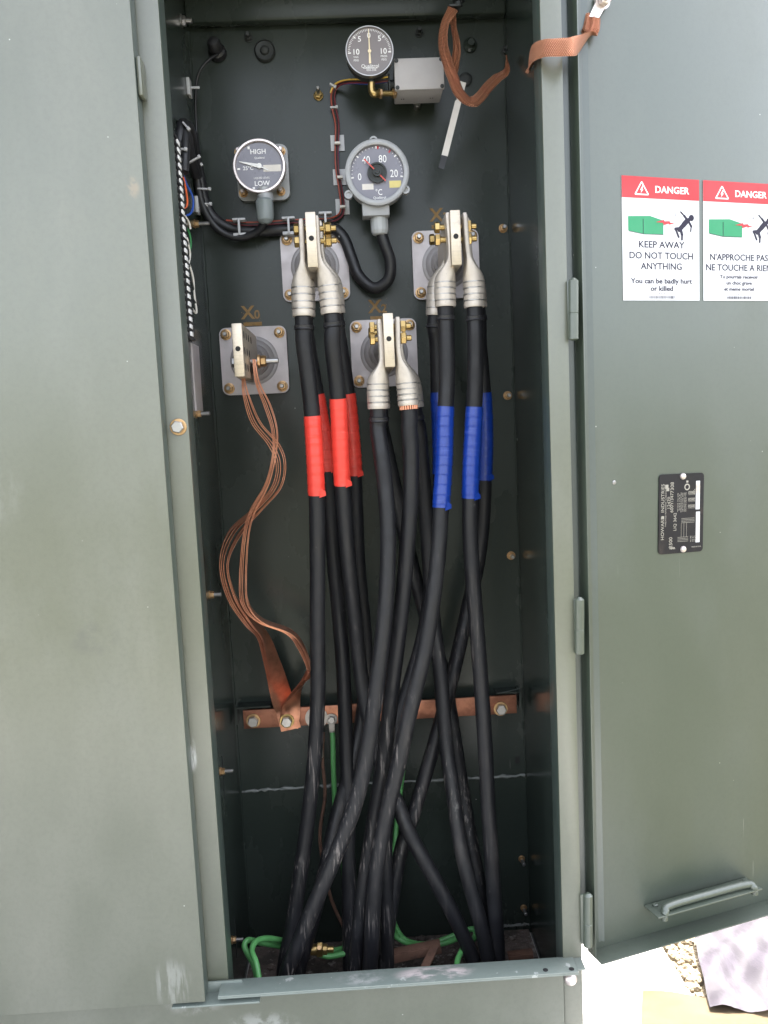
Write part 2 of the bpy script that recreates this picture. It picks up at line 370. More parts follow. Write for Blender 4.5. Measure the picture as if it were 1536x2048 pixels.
class Plane:
    """a local drawing plane: origin o, right u, up v, normal n"""
    def __init__(s, o, u, v): s.o, s.u, s.v = Vector(o), Vector(u).normalized(), Vector(v).normalized(); s.n = s.u.cross(s.v)
    def p(s, x, y, z=0.0): return s.o+s.u*x+s.v*y+s.n*z
    def poly(s, bm, pts, z, th): poly(bm, [s.p(x, y, z) for x, y in pts], th, s.n)
    def rect(s, bm, x0, y0, x1, y1, z, th): s.poly(bm, [(x0, y0), (x1, y0), (x1, y1), (x0, y1)], z, th)
    def line(s, bm, x0, y0, x1, y1, wd, z, th):
        d = Vector((x1-x0, y1-y0)).normalized()*wd/2; q = (-d.y, d.x)
        s.poly(bm, [(x0+q[0], y0+q[1]), (x0-q[0], y0-q[1]), (x1-q[0], y1-q[1]), (x1+q[0], y1+q[1])], z, th)
    def disc(s, bm, x, y, r, z, th, seg=24): lathe(bm, [(r, 0), (r, th)], s.p(x, y, z), s.n, seg)
    def text(s, bm, txt, x, y, h, z, align='CENTER', xs=1.0, bold=0.0, rot=0.0, th=0.0003, space=1.0):
        cu = bpy.data.curves.new('t', 'FONT'); cu.body = txt; cu.size = h/0.70; cu.align_x = align; cu.align_y = 'CENTER'
        cu.offset = bold*h; cu.extrude = th/2; cu.space_character = space; cu.resolution_u = 3
        ob = bpy.data.objects.new('t', cu); COL.objects.link(ob)
        bpy.context.view_layer.update()
        me = bpy.data.meshes.new_from_object(ob.evaluated_get(bpy.context.evaluated_depsgraph_get()))
        m = Matrix((s.u, s.v, s.n)).transposed().to_4x4(); m.translation = s.p(x, y, z+th/2)
        me.transform(m @ Matrix.Rotation(rot, 4, 'Z') @ Matrix.Diagonal((xs, 1, 1, 1)))
        bm.from_mesh(me); bpy.data.meshes.remove(me); bpy.data.objects.remove(ob); bpy.data.curves.remove(cu)

ORG = {}
def thing(name, label, cat, loc=(0, 0, 0), group=None):
    o = bpy.data.objects.new(name, None); o.empty_display_size = 0.03; COL.objects.link(o); o.location = loc
    ORG[o.name] = Vector(loc); tag(o, label, cat, group); return o
def tag(o, label=None, cat=None, group=None, kind=None):
    if label: o['label'] = label
    if cat: o['category'] = cat
    if group: o['group'] = group
    if kind: o['kind'] = kind
    return o
def obj(name, bm, mat, parent=None, smooth=35, loc=None, label=None):
    """link a bmesh (world coordinates) as one mesh object; under a parent it keeps the same world place"""
    bmesh.ops.recalc_face_normals(bm, faces=list(bm.faces))
    me = bpy.data.meshes.new(name); bm.to_mesh(me); bm.free()
    base = ORG[parent.name] if parent else Vector((0, 0, 0))
    org = Vector(loc) if loc is not None else base
    me.transform(Matrix.Translation(-org))
    me.materials.append(MT[mat] if isinstance(mat, str) else mat)
    if smooth:
        me.polygons.foreach_set('use_smooth', [True]*len(me.polygons)); me.set_sharp_from_angle(angle=rad(smooth))
    o = bpy.data.objects.new(name, me); COL.objects.link(o)
    if parent: o.parent = parent
    o.location = org-base; ORG[o.name] = org
    if label: o['label'] = label
    return o
def copy_tree(o, loc=None, parent=None):
    c = o.copy(); COL.objects.link(c)
    if parent is not None: c.parent = parent
    if loc is not None: c.location = loc
    ORG[c.name] = Vector(c.location)+(ORG[c.parent.name] if c.parent else Vector((0, 0, 0)))
    for ch in list(o.children): copy_tree(ch, None, c)
    return c
def struct(name, bm, mat):
    o = obj(name, bm, mat); o['kind'] = 'structure'; return o

# ================================================================== the setting
bm = NB(); box2(bm, (-60, -60, -0.30), (60, 60, -0.012)); struct('ground', bm, 'soil')
g0, g1 = WZ(1318, 1885, 0), WZ(1420, 2048, 0)
dg = (g1-g0).normalized()
bm = NB()
slab = [g0+dg*0.55, g0-dg*0.9, g0-dg*0.9+Vector((-3.2, 1.0, 0)), Vector((-2.6, -1.4, 0)), Vector((0.9, -1.4, 0))]
poly(bm, [Vector((p.x, p.y, -0.20)) for p in slab], 0.20, (0, 0, 1)); struct('concrete_pad', bm, 'concrete')
gp_ = [g0+dg*0.55, g0-dg*0.9, g0-dg*0.9+Vector((1.6, 1.6, 0)), g0+dg*0.55+Vector((1.6, 1.6, 0))]
bm = NB(); poly(bm, [Vector((p.x, p.y, -0.011)) for p in gp_], 0.005, (0, 0, 1)); struct('gravel_strip', bm, 'gravel')
bm = NB(); box2(bm, (-0.268, 0.008, 0.001), (0.318, 0.398, 0.010)); struct('dirt_floor', bm, 'dirt')
# far yard behind the photographer that the glossy paint reflects
# ================================================================== cabinet
XL, XR, YB, ZT = -0.272, 0.322, 0.400, 1.95
cab = thing('transformer_cabinet', 'dark green padmount transformer cabinet with its right door swung open', 'cabinet', (0, 0.2, 0))
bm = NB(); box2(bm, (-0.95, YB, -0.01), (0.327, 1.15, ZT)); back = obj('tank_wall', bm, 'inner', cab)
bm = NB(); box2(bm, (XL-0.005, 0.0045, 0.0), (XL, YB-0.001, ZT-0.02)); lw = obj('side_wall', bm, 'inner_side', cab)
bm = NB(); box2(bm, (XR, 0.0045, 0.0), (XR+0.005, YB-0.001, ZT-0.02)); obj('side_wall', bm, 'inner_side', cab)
bm = NB(); box2(bm, (-0.955, 0.0045, 0.0), (-0.95, 1.15, ZT-0.02)); obj('side_wall', bm, 'frame', cab)
bm = NB(); box2(bm, (-0.98, -0.05, ZT+0.001), (0.35, 1.18, ZT+0.05), 0.006); obj('roof', bm, 'frame', cab)
bm = NB(); box2(bm, (XL, 0.372, 1.842), (XR, YB-0.002, ZT-0.001), 0.006); obj('lid_flange', bm, 'inner', cab)
bm = NB(); box2(bm, (-0.345, 0.0, 0.02), (-0.2455, 0.004, ZT), 0.0012); lpost = obj('door_post', bm, 'frame', cab)
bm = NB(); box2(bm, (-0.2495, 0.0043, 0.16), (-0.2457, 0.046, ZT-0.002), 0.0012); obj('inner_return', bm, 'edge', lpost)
bm = NB(); box2(bm, (0.2965, 0.0, 0.002), (0.3275, 0.004, ZT), 0.0012); rpost = obj('door_post', bm, 'frame', cab)
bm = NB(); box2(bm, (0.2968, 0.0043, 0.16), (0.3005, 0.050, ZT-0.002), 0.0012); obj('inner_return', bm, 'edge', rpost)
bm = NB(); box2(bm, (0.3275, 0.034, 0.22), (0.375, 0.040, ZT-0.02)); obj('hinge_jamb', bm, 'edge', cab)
bm = NB(); box2(bm, (-0.95, -0.003, 0.003), (0.2955, -0.0005, 0.2145)); obj('base_panel', bm, 'frame', cab)
bm = NB(); box2(bm, (-0.257, -0.036, 0.2160), (0.3125, 0.003, 0.2190), 0.0008)
box2(bm, (-0.257, -0.036, 0.2135), (0.3125, -0.0335, 0.2162), 0.0006)
box2(bm, (0.3125, -0.030, 0.2162), (0.3255, -0.0008, 0.2188), 0.0006); sill = obj('sill', bm, 'sill', cab)
for px, py in ((1143, 1938), (1091, 1940)):
    p = WZ(px, py, 0.2191); bm = NB(); cyl(bm, p, p+Vector((0, 0, 0.0004)), 0.0042, 18); obj('bolt_hole', bm, 'blackhole', sill)
bm = NB(); p = W(1141, 1958, -0.001); lathe(bm, [(0.0105, -0.002), (0.0105, 0.002), (0.008, 0.006), (0.003, 0.0085)], p, (0, -1, 0), 20)
obj('carriage_bolt', bm, 'bezelpink', cab)
bm = NB(); a = W(345, 2011, -0.03); b = W(520, 1999, -0.03)
box2(bm, (a.x, -0.036, a.z-0.002), (b.x, -0.0032, a.z+0.001), 0.0006); box2(bm, (a.x, -0.0065, a.z+0.001), (b.x-0.03, -0.0032, a.z+0.018), 0.0006)
obj('door_rest', bm, 'sill', cab)
# closed high-voltage door on the left (a pan with folded edges)
bm = NB(); box2(bm, (-0.93, -0.0375, 0.2125), (-0.2765, -0.0355, ZT-0.01), 0.0008)
ld = obj('closed_door', bm, 'door', cab)
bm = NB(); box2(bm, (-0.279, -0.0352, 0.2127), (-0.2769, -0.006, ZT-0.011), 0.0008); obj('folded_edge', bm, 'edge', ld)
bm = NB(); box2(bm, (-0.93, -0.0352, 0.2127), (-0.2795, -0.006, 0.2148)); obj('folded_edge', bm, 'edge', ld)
bm = NB(); a = W(284, 118, -0.018); b = W(290, 197, -0.018); box2(bm, (-0.2765, -0.030, b.z), (-0.2695, -0.004, a.z), 0.0025); obj('latch_keeper', bm, 'frame', ld)
# weld beads
def weld(pts, r=0.0035, jit=0.0016):
    P = spline(pts, 24); P = [p+Vector((random.uniform(-jit, jit)*0.4, 0, random.uniform(-jit, jit))) for p in P]
    b = NB(); tube(b, P, [r*random.uniform(0.55, 1.25) for _ in P], 8); obj('weld_seam', b, 'weld', back)
weld([(XL+0.002, YB, 0.353), (-0.1, YB, 0.354), (0.1, YB, 0.352), (XR-0.002, YB, 0.351)])
weld([W(1000, 1853, YB), (XR-0.002, YB, W(1050, 1848, YB).z)], 0.003)
def corner_seam(x, r):
    b = NB(); P = [Vector((x, YB-0.001, z+random.uniform(-.003, .003))) for z in np.linspace(0.03, 1.84, 150)]
    tube(b, P, [r*random.uniform(0.5, 1.2) for _ in P], 6); obj('weld_seam', b, 'inner', back)
corner_seam(XL+0.001, 0.0028); corner_seam(XR-0.001, 0.0016)
# stud bolts through the walls
def stud(name, p, axis, r=0.004, L=0.020, af=0.0125, nm='bronze', washer=True, parent=None, smat='steel'):
    p = Vector(p); a = Vector(axis).normalized(); sp = random.uniform(0, 1)
    b = NB(); cyl(b, p-a*0.001, p+a*L, r, 14, 0.0008); s = obj(name, b, smat, parent or cab, loc=p)
    b = NB(); hexnut(b, p+a*0.0025, a, af, 0.0065, sp)
    if washer: cyl(b, p, p+a*0.0024, af*0.70, 20, 0.0006)
    obj('nut', b, nm, s); return s
for px, py in ((1006, 457), (1015, 791), (1022, 1111)): stud('wall_stud', W(px, py, YB), (0, -1, 0))
for px, py in ((1043, 1717), (1047, 1815)): stud('wall_stud', W(px, py, YB), (0, -1, -0.0), 0.0036, 0.026, 0.010)
for px, py in ((497, 76), (838, 66), (1010, 103)): stud('wall_stud', W(px, py, YB), (0, -1, 0), 0.0040, 0.020, 0.012, 'dark', smat='dark')
stud('wall_stud', W(637, 192, YB), (0, -1, 0.15), 0.0032, 0.03, 0.0135, 'brass')
for px, py, L in ((392, 828, .024), (418, 1190, .022), (440, 1543, .024), (463, 1880, .022), (388, 448, .028)): stud('wall_stud', WX(px, py, XL), (1, 0, 0), 0.0035, L, 0.011)
p = WX(362, 42, XL); stud('wall_stud', p, (1, 0, 0), 0.005, 0.02, 0.016, 'steel')
for px, py in ((396, 845), (424, 1215), (447, 1565), (472, 1885)):  # dark slots beside the left studs
    p = WX(px, py, XL); b = NB(); box2(b, (XL, p.y-0.0015, p.z-0.03), (XL+0.0006, p.y+0.0015, p.z+0.05)); obj('bolt_slot', b, 'blackhole', lw)
# big hex bolt on the left post
p = W(357, 854, 0.0); b = NB(); cyl(b, p, p+Vector((0, -0.003, 0)), 0.0125, 28, 0.0008); wsh = obj('post_washer', b, 'bronze', cab, loc=p)
b = NB(); hexnut(b, p+Vector((0, -0.003, 0)), (0, -1, 0), 0.0165, 0.0095, 0.3); obj('hex_bolt', b, 'steel', wsh)
# plugs and fittings near the top of the tank wall
p = W(530, 104, YB); b = NB(); lathe(b, [(0.0195, 0), (0.0195, 0.007), (0.0175, 0.010), (0.0165, 0.0075), (0.009, 0.007), (0.007, 0.012), (0.003, 0.014)], p, (0, -1, 0), 32); obj('round_plug', b, 'dark', cab, loc=p)
p = W(833, 214, YB); b = NB(); cyl(b, p, p+Vector((0, -0.02, 0)), 0.007, 18, .001); cyl(b, p+Vector((0, -0.012, 0)), p+Vector((0, -0.012, 0.018)), 0.005, 16, .001); hexnut(b, p+Vector((0, -0.02, 0)), (0, -1, 0), 0.012, 0.007); obj('drain_plug', b, 'steel', cab, loc=p)
p = W(931, 160, YB); b = NB(); lathe(b, [(0.0125, 0), (0.0125, 0.004), (0.010, 0.006), (0.004, 0.007)], p, (0, -1, 0), 24); obj('cap_screw', b, 'dark', cab, loc=p)
p = W(940, 92, YB); b = NB(); lathe(b, [(0.013, 0), (0.013, 0.006), (0.008, 0.010), (0.006, 0.018)], p, (0, -1, 0), 24); obj('round_plug', b, 'inner', cab, loc=p)
p = W(1035, 1520, YB); b = NB(); box2(b, (p.x-0.005, YB-0.0006, p.z-0.007), (p.x+0.005, YB, p.z+0.007)); obj('slot_hole', b, 'blackhole', back)
# stencilled terminal letters
for nm, (px, py) in (('X0', (503, 626)), ('X2', (757, 614)), ('X3', (880, 431))):
    o = W(px, py, YB-0.0004); pl = Plane(o, (1, 0, 0), (0, 0, 1)); b = NB(); h = 0.024
    pl.text(b, 'X', -0.007, 0, h, 0, bold=0.035); pl.text(b, nm[1], 0.0105, -0.004, h*0.66, 0, bold=0.035)
    pl.rect(b, -0.017, -0.0245, 0.019, -0.0175, 0, 0.0003)
    for _ in range(9): pl.rect(b, *(lambda x, y, q: (x, y, x+q, y+q))(random.uniform(-.02, .018), random.uniform(-.018, .016), random.uniform(.0006, .0016)), 0, 0.0003)
    obj('terminal_marking', b, 'gold', back, label='worn ochre stencil reading '+nm)

# ------------------------------------------------------------------ open door
TH = rad(17.0)
DU, DN = Vector((math.cos(TH), math.sin(TH), 0)), Vector((math.sin(TH), -math.cos(TH), 0))
D0 = W(1150, 640, 0.028); D0.z = 0
def WD(px, py):
    d = ray(px, py); q = (D0-CAM).dot(DN)/d.dot(DN); return CAM+d*q
def DUV(px, py):
    p = WD(px, py); return (p-D0).dot(DU), p.z
zb = (DUV(1197, 1896)[1]+DUV(1536, 1801)[1])/2
DP = Plane(D0, DU, (0, 0, 1))
DWID, DTOP, FL = 0.62, 1.93, 0.036
b = NB()
def dbox(b, u0, u1, z0, z1, n0, n1, bev=0.001):
    R = Matrix((DU, -DN, Vector((0, 0, 1)))).transposed()
    c = D0+DU*((u0+u1)/2)+DN*((n0+n1)/2)+Vector((0, 0, (z0+z1)/2)); box(b, c, (u1-u0, n1-n0, z1-z0), bev, R)
dbox(b, 0, DWID, zb, DTOP, -0.002, 0.0)
dbox(b, 0, 0.002, zb+.0003, DTOP-.0003, 0.0003, 0.022); dbox(b, 0.0022, DWID, zb-0.0018, zb+0.0004, -0.0022, FL); dbox(b, DWID-0.002, DWID+.0002, zb+.0003, DTOP-.0003, 0.0003, FL)
door = obj('access_door', b, 'swing', cab)
for (x, y0, y1) in ((1147, 556, 681), (1159, 1194, 1309), (1176, 1786, 1894)):
    a, c = W(x, y0, -0.006), W(x, y1, -0.006); b = NB(); mid = a.lerp(c, 0.56); r = 0.0073
    lathe(b, [(r*0.4, 0), (r, 0.004), (r, (mid-a).length-0.0006), (r*0.93, (mid-a).length)], a, mid-a, 18)
    lathe(b, [(r*0.93, 0), (r, 0.0006), (r, (c-mid).length-0.002), (r*0.5, (c-mid).length)], mid, c-mid, 18)
    hz = a.lerp(c, 0.5).z; hh = (a.z-c.z)/2-0.004
    box2(b, (0.326, -0.004, hz-hh), (a.x-0.002, 0.000, hz+hh), 0.0006)
    obj('hinge', b, 'swing', door, loc=mid)
# pull handle: a folded shelf carrying a round bar
h0, h1 = DUV(1291, 1806), DUV(1488, 1754); hz = (h0[1]+h1[1])/2-0.003
b = NB(); dbox(b, h0[0]-0.004, h1[0]+0.004, hz-0.0015, hz+0.0015, 0.0005, 0.040, 0.0013)
handle = obj('handle', b, 'swing', door)
b = NB(); hp = lambda u, n, z: D0+DU*u+DN*n+Vector((0, 0, z))
uA, uB = h0[0]+0.012, h1[0]-0.008
tube(b, spline([hp(uA, .034, hz), hp(uA+.003, .033, hz+.004), hp(uA+.014, .029, hz+.0095), hp((uA+uB)/2, .028, hz+.010), hp(uB-.014, .029, hz+.0095), hp(uB-.003, .033, hz+.004), hp(uB, .034, hz)], 8), 0.0065, 16)
obj('grip_bar', b, 'swing', handle)
for u in (uA, uB):
    b = NB(); cyl(b, hp(u, .034, hz-.0016), hp(u, .034, hz-0.010), 0.0058, 14, .001); cyl(b, hp(u, .010, hz+.0014), hp(u, .010, hz+.0055), .0045, 10, .001); obj('handle_stud', b, 'swing', handle)
for px, py in ((1228, 965),):
    p = WD(px, py); b = NB(); lathe(b, [(0.0034, 0), (0.0034, .001), (.002, .0022)], p, DN, 14); obj('rivet', b, 'steel', door, loc=p)

# ------------------------------------------------------------------ danger signs on the open door
def danger(corner, lines, small, label):
    (x0, yt), (x1, yb2) = corner
    w_, h_ = x1-x0, yt-yb2; o = DP.p(x0, yt-DP.o.z*0, 0.0005)
    pl = Plane(o, DU, (0, 0, 1)); X = lambda f: f*w_; Y = lambda f: -f*h_
    t = thing('danger_sign', label, 'sign', o, 'danger signs on the open door')
    b = NB(); pl.rect(b, 0, -h_, w_, 0, 0, 0.0006); obj('sheet', b, 'signwhite', t, 0)
    b = NB(); pl.rect(b, 0, Y(.172), w_, 0, 0.0006, 0.0003); obj('red_band', b, 'redprint', t, 0)
    b = NB(); z = 0.0009
    pl.text(b, 'DANGER', X(.64), Y(.100), .054*h_, z, bold=.02, xs=1.1)
    tri = [(X(.165), Y(.143)), (X(.335), Y(.143)), (X(.25), Y(.042))]
    for i in range(3): pl.line(b, *tri[i], *tri[(i+1) % 3], .010*h_, z+.00005*i, .0003)
    pl.poly(b, [(X(.262), Y(.070)), (X(.230), Y(.110)), (X(.249), Y(.107)), (X(.238), Y(.132)), (X(.272), Y(.100)), (X(.254), Y(.102)), (X(.275), Y(.074))], z, .0003)
    obj('band_lettering', b, 'white', t, 0)
    b = NB(); z = 0.0006
    pl.poly(b, [(X(.075), Y(.320)), (X(.355), Y(.312)), (X(.525), Y(.345)), (X(.525), Y(.458)), (X(.265), Y(.458)), (X(.075), Y(.435))], z, .0003)
    obj('box_pictogram', b, 'green', t, 0)
    b = NB(); pl.line(b, X(.265), Y(.338), X(.265), Y(.457), .004*h_, .0009, .0003)
    pl.line(b, X(.08), Y(.438), X(.265), Y(.460), .003*h_, .00092, .0003); pl.line(b, X(.265), Y(.460), X(.525), Y(.460), .003*h_, .00095, .0003)
    # falling figure
    def limb(pts, wd):
        for k, ((ax, ay), (bx, by)) in enumerate(zip(pts, pts[1:])):
            pl.line(b, X(ax), Y(ay), X(bx), Y(by), wd[k]*h_, .0006+.00004*k, .0003)
            pl.disc(b, X(bx), Y(by), wd[k]*h_*0.5, .0006, .0004, 12)
    pl.disc(b, X(.895), Y(.315), .026*h_, .0006, .0004, 20)
    limb([(.875, .325), (.845, .335), (.79, .375), (.735, .415)], (.03, .045, .040))
    limb([(.85, .340), (.80, .300), (.755, .270)], (.020, .013)); limb([(.86, .345), (.893, .385), (.885, .425)], (.020, .012))
    limb([(.745, .405), (.685, .410), (.725, .475)], (.026, .018)); limb([(.75, .41), (.770, .455), (.768, .495)], (.026, .018))
    for (ax, ay, bx, by) in ((.60, .302, .66, .295), (.66, .295, .70, .300), (.68, .297, .69, .272)): pl.line(b, X(ax), Y(ay), X(bx), Y(by), .0025*h_, .0006, .0003)
    n = lines['n']
    for s_, yy, hh, xs in lines['big']: pl.text(b, s_, X(n), Y(yy), hh*h_, .0006, xs=xs, bold=.020)
    for s_, yy, hh, xs in small: pl.text(b, s_, X(n), Y(yy), hh*h_, .0006, xs=xs, bold=.034)
    pl.text(b, 'IR - 24 - C 97', X(n), Y(.945), .008*h_, .0006)
    for k in range(30):
        xx = n-.165+.33*k/29; pl.rect(b, X(xx), Y(.985), X(xx+random.choice((.004, .007, .003))), Y(.963), .0006, .0003)
    obj('lettering', b, 'violet', t, 0)
    b = NB(); pl.poly(b, [(X(.425), Y(.360)), (X(.53), Y(.340)), (X(.54), Y(.352)), (X(.605), Y(.348)), (X(.612), Y(.360)), (X(.67), Y(.366)), (X(.595), Y(.377)), (X(.595), Y(.368)), (X(.53), Y(.382)), (X(.52), Y(.364))], .0010, .0003)
    obj('lightning_bolt', b, 'redprint', t, 0)
uL, zt = DUV(1242, 351); uR, _ = DUV(1397.5, 470); zbm = DUV(1245, 601)[1]
danger(((uL, zt), (uR, zbm)), dict(n=.5, big=[('KEEP AWAY', .545, .053, 1.12), ('DO NOT TOUCH', .635, .053, 1.08), ('ANYTHING', .722, .053, 1.06)]),
       [('You can be badly hurt', .842, .040, 1.20), ('or killed', .903, .040, 1.20)], 'white danger sticker on the open door reading KEEP AWAY in English')
u2, zt2 = DUV(1405, 358); zb2 = DUV(1404, 599)[1]
danger(((u2, zt), (u2+(uR-uL)*1.02, zbm)), dict(n=.485, big=[("N'APPROCHE PAS", .635, .053, 1.05), ('NE TOUCHE A RIEN', .722, .053, 1.05)]),
       [('Tu pourrais recevoir', .798, .029, 1.18), ('un choc grave', .850, .029, 1.18), ('et meme mortel', .902, .029, 1.18)], "white danger sticker on the open door reading N'APPROCHE PAS in French")
# ------------------------------------------------------------------ nameplate
ca = [DUV(1312, 950), DUV(1401, 945), DUV(1409, 1099), DUV(1320, 1111)]
uc, zc = sum(c[0] for c in ca)/4, sum(c[1] for c in ca)/4
pw = ((ca[1][0]-ca[0][0])+(ca[2][0]-ca[3][0]))/2; ph = ((ca[0][1]-ca[3][1])+(ca[1][1]-ca[2][1]))/2
o = DP.p(uc, zc, 0.0008); tilt = rad(-1.5)
pl = Plane(o, DU*math.cos(tilt)+Vector((0, 0, 1))*math.sin(tilt), Vector((0, 0, 1))*math.cos(tilt)-DU*math.sin(tilt))
t = thing('nameplate', 'black metal nameplate with etched lettering riveted to the open door', 'nameplate', o)
b = NB(); pl.poly(b, rrect(pw, ph, 0.006), 0, 0.0014); obj('backing', b, 'plateblack', t)
b = NB(); z = 0.0014; q = rad(90); PX = lambda f: -pw/2+f*pw; PY = lambda f: ph/2-f*ph
pl.text(b, 'HOWARD  INDUSTRIES', PX(.085), PY(.47), .0060, z, rot=q, xs=1.02); pl.rect(b, PX(.055), PY(.55), PX(.115), PY(.52), z, .0002)
pl.text(b, 'THREE PHASE TRANSFORMER  CLASS KNAN', PX(.15), PY(.42), .0022, z, rot=q)
pl.text(b, '2500', PX(.27), PY(.86), .0065, z, rot=q); pl.text(b, '12470', PX(.22), PY(.36), .0058, z, rot=q); pl.text(b, '600Y/347', PX(.285), PY(.36), .0058, z, rot=q)
pl.text(b, '7308', PX(.29), PY(.17), .0065, z, rot=q); pl.text(b, 'LIQ 3642', PX(.36), PY(.60), .0055, z, rot=q)
for i in range(6): pl.text(b, random.choice(('GALLONS LIQUID TYPE', 'IMPEDANCE 5.75 AT 85C', 'TAP VOLTS  POS  AMPS', 'HV BIL 95  LV BIL 30')), PX(.42+.035*i), PY(.36), .0021, z, rot=q)
for r_ in range(3):
    for c_ in range(6): pl.text(b, random.choice(('13094', '12470', '11846', '12158', '12782')), PX(.66+.026*c_), PY(.25+.085*r_), .0024, z, rot=q, xs=.8)
for k in range(4): pl.line(b, PX(.50+.0*k), PY(.565+.018*k), PX(.80), PY(.565+.018*k), .0005, z, .0002); pl.line(b, PX(.42), PY(.80+.018*k), PX(.66), PY(.80+.018*k), .0005, z, .0002)
for x in (.50, .56, .62): pl.line(b, PX(x), PY(.62), PX(x), PY(.80), .0004, z, .0002)
for k in range(4): pl.text(b, 'H%d X%d' % (k % 3+1, k % 4), PX(.72+.05*k), PY(.83), .0026, z, rot=q)
for x0, y0, w2, h2 in ((.13, .13, .07, .05), (.16, .17, .06, .04)): pl.rect(b, PX(x0), PY(y0+h2), PX(x0+w2), PY(y0), z+.0001, .0002)
lathe(b, [(.0055, 0), (.0055, .0002), (.0035, .0002), (.0035, 0)], pl.p(PX(.62), PY(.17), z), pl.n, 20, close=False); pl.rect(b, PX(.60), PY(.115), PX(.645), PY(.09), z, .0002)
pl.line(b, PX(.74), PY(.24), PX(.80), PY(.20), .0005, z, .0002); pl.line(b, PX(.80), PY(.20), PX(.80), PY(.27), .0005, z, .0002); pl.line(b, PX(.80), PY(.27), PX(.74), PY(.24), .0005, z, .0002)
for k in range(6): pl.line(b, PX(.25+.02*k), PY(.93+.004*(k % 2)), PX(.262+.02*k), PY(.93), .0035, z, .0002)
pl.text(b, 'MADE IN U.S.A.', PX(.85), PY(.935), .0020, z); 
obj('etched_lettering', b, 'etch', t, 0)
b = NB(); pl.rect(b, PX(.82), PY(.46), PX(.91), PY(.10), z, .0002); pl.rect(b, PX(.83), PY(.88), PX(.92), PY(.49), z, .0002); bars = obj('barcode_strip', b, 'signwhite', t, 0)
b = NB()
for k in range(46):
    f = .135+.28*k/46 if k < 22 else .54+.30*(k-22)/24; x = .82 if k < 22 else .83
    pl.rect(b, PX(x), PY(f+random.choice((.003, .006))), PX(x+.09), PY(f), z+.0002, .0002)
obj('barcode_lines', b, 'bezelpink', bars, 0)
for px, py in ((.52, .035), (.55, .955)):
    p = pl.p(PX(px), PY(py), z); b = NB(); lathe(b, [(.0055, 0), (.0055, .001), (.0042, .003), (.002, .0038)], p, pl.n, 20); obj('rivet', b, 'bezelpink', t, loc=p)

# ================================================================== bushings
PLT = 0.129
def bushing(loc, label):
    t = thing('low_voltage_bushing', label, 'bushing', loc, 'low voltage bushings on the tank wall')
    L = Vector(loc); A = (0, -1, 0)
    pl = Plane(L, (1, 0, 0), (0, 0, 1))                               # normal points to -y
    b = NB(); bb = NB(); pl.poly(bb, rrect(PLT, PLT, 0.013), 0.0005, 0.011)
    bmesh.ops.bevel(bb, geom=[e for e in bb.edges if e.calc_face_angle(0) > 1.2], offset=0.0018, segments=2, affect='EDGES'); merge(b, bb)
    obj('flange_plate', b, 'plate', t)
    b = NB(); lathe(b, [(.0465, .0), (.0465, .0125), (.044, .014), (.040, .014), (.036, .019), (.031, .021), (.029, .030), (.027, .032), (.0265, .040), (.022, .044), (.020, .060), (.017, .075), (.015, .082)], L, A, 40)
    obj('insulator', b, 'epoxy', t)
    b = NB(); lathe(b, [(.015, .080), (.015, .092), (.0125, .094), (.0125, .105)], L, A, 28); obj('terminal_stem', b, 'spade', t)
    for sx in (-1, 1):
        for sz in (-1, 1):
            p = L+Vector((sx*.0515, -.0115, sz*.0515)); b = NB(); lathe(b, [(.0105, 0), (.0105, .002), (.0095, .0025)], p, A, 20); hexnut(b, p+Vector((0, -.0022, 0)), A, .0145, .0075, random.random())
            n = obj('nut', b, 'bronze', t, loc=p)
            b = NB(); cyl(b, p+Vector((0, -.006, 0)), p+Vector((0, -.019, 0)), .0043, 14, .001); obj('stud', b, 'steel', n)
    return t
def spade(t, c, y0, y1, hz, thx):
    """the terminal spade: a vertical plate standing out from the wall, drilled on its side"""
    b = NB(); box2(b, (c.x-thx/2, y0, c.z-hz/2), (c.x+thx/2, y1, c.z+hz/2), 0.0012); s = obj('terminal_spade', b, 'spade', t)
    b = NB(); cyl(b, (c.x, y0+.002, c.z+.002), (c.x, y0-.0004, c.z+.002), .0042, 20); obj('front_hole', b, 'blackhole', s); return s
B = {}
YF = 0.118
for nm, pp, sp, lab in (('X0', (510, 722), (476, 700), 'grey square bushing with bare spade and copper straps, lowest on the left'),
                   ('X1', (631, 535), (623, 479), 'grey square bushing carrying the four red taped cables'),
                   ('X2', (768, 707), (778, 680), 'grey square bushing in the middle carrying the untaped black cables'),
                   ('X3', (891, 531), (912, 475), 'grey square bushing carrying the four blue taped cables')):
    loc = W(*pp, YB); t = bushing(loc, lab); c = W(*sp, YF)
    spade(t, c, YF, 0.322, 0.086 if nm != 'X0' else 0.085, 0.0165); B[nm] = (t, c)

# terminal bolts through spade and lugs (axis x)
def tbolt(nm, py, y, L0, L1):
    t, c = B[nm]; p = Vector((c.x, y, W(700, py, y).z)); p.z = c.z+py
    b = NB(); cyl(b, p+Vector((-L0, 0, 0)), p+Vector((L1, 0, 0)), .0048, 14, .0008); hexnut(b, p+Vector((-L0+.006, 0, 0)), (-1, 0, 0), .0165, .009, random.random()); o = obj('terminal_bolt', b, 'brass', t)
    b = NB(); hexnut(b, p+Vector((L1-.0185, 0, 0)), (1, 0, 0), .0175, .010, random.random()); cyl(b, p+Vector((L1-.021, 0, 0)), p+Vector((L1-.0186, 0, 0)), .0115, 20, .0005); obj('hex_nut', b, 'brass', o)
LY = 0.155; LY2 = 0.245
for nm in ('X1', 'X2', 'X3'):
    for dz in (.026, .006):
        tbolt(nm, dz, LY+.006, .027, .040)
        if dz > .02: tbolt(nm, dz, LY2+.006, .027, .036)
t, c = B['X0']
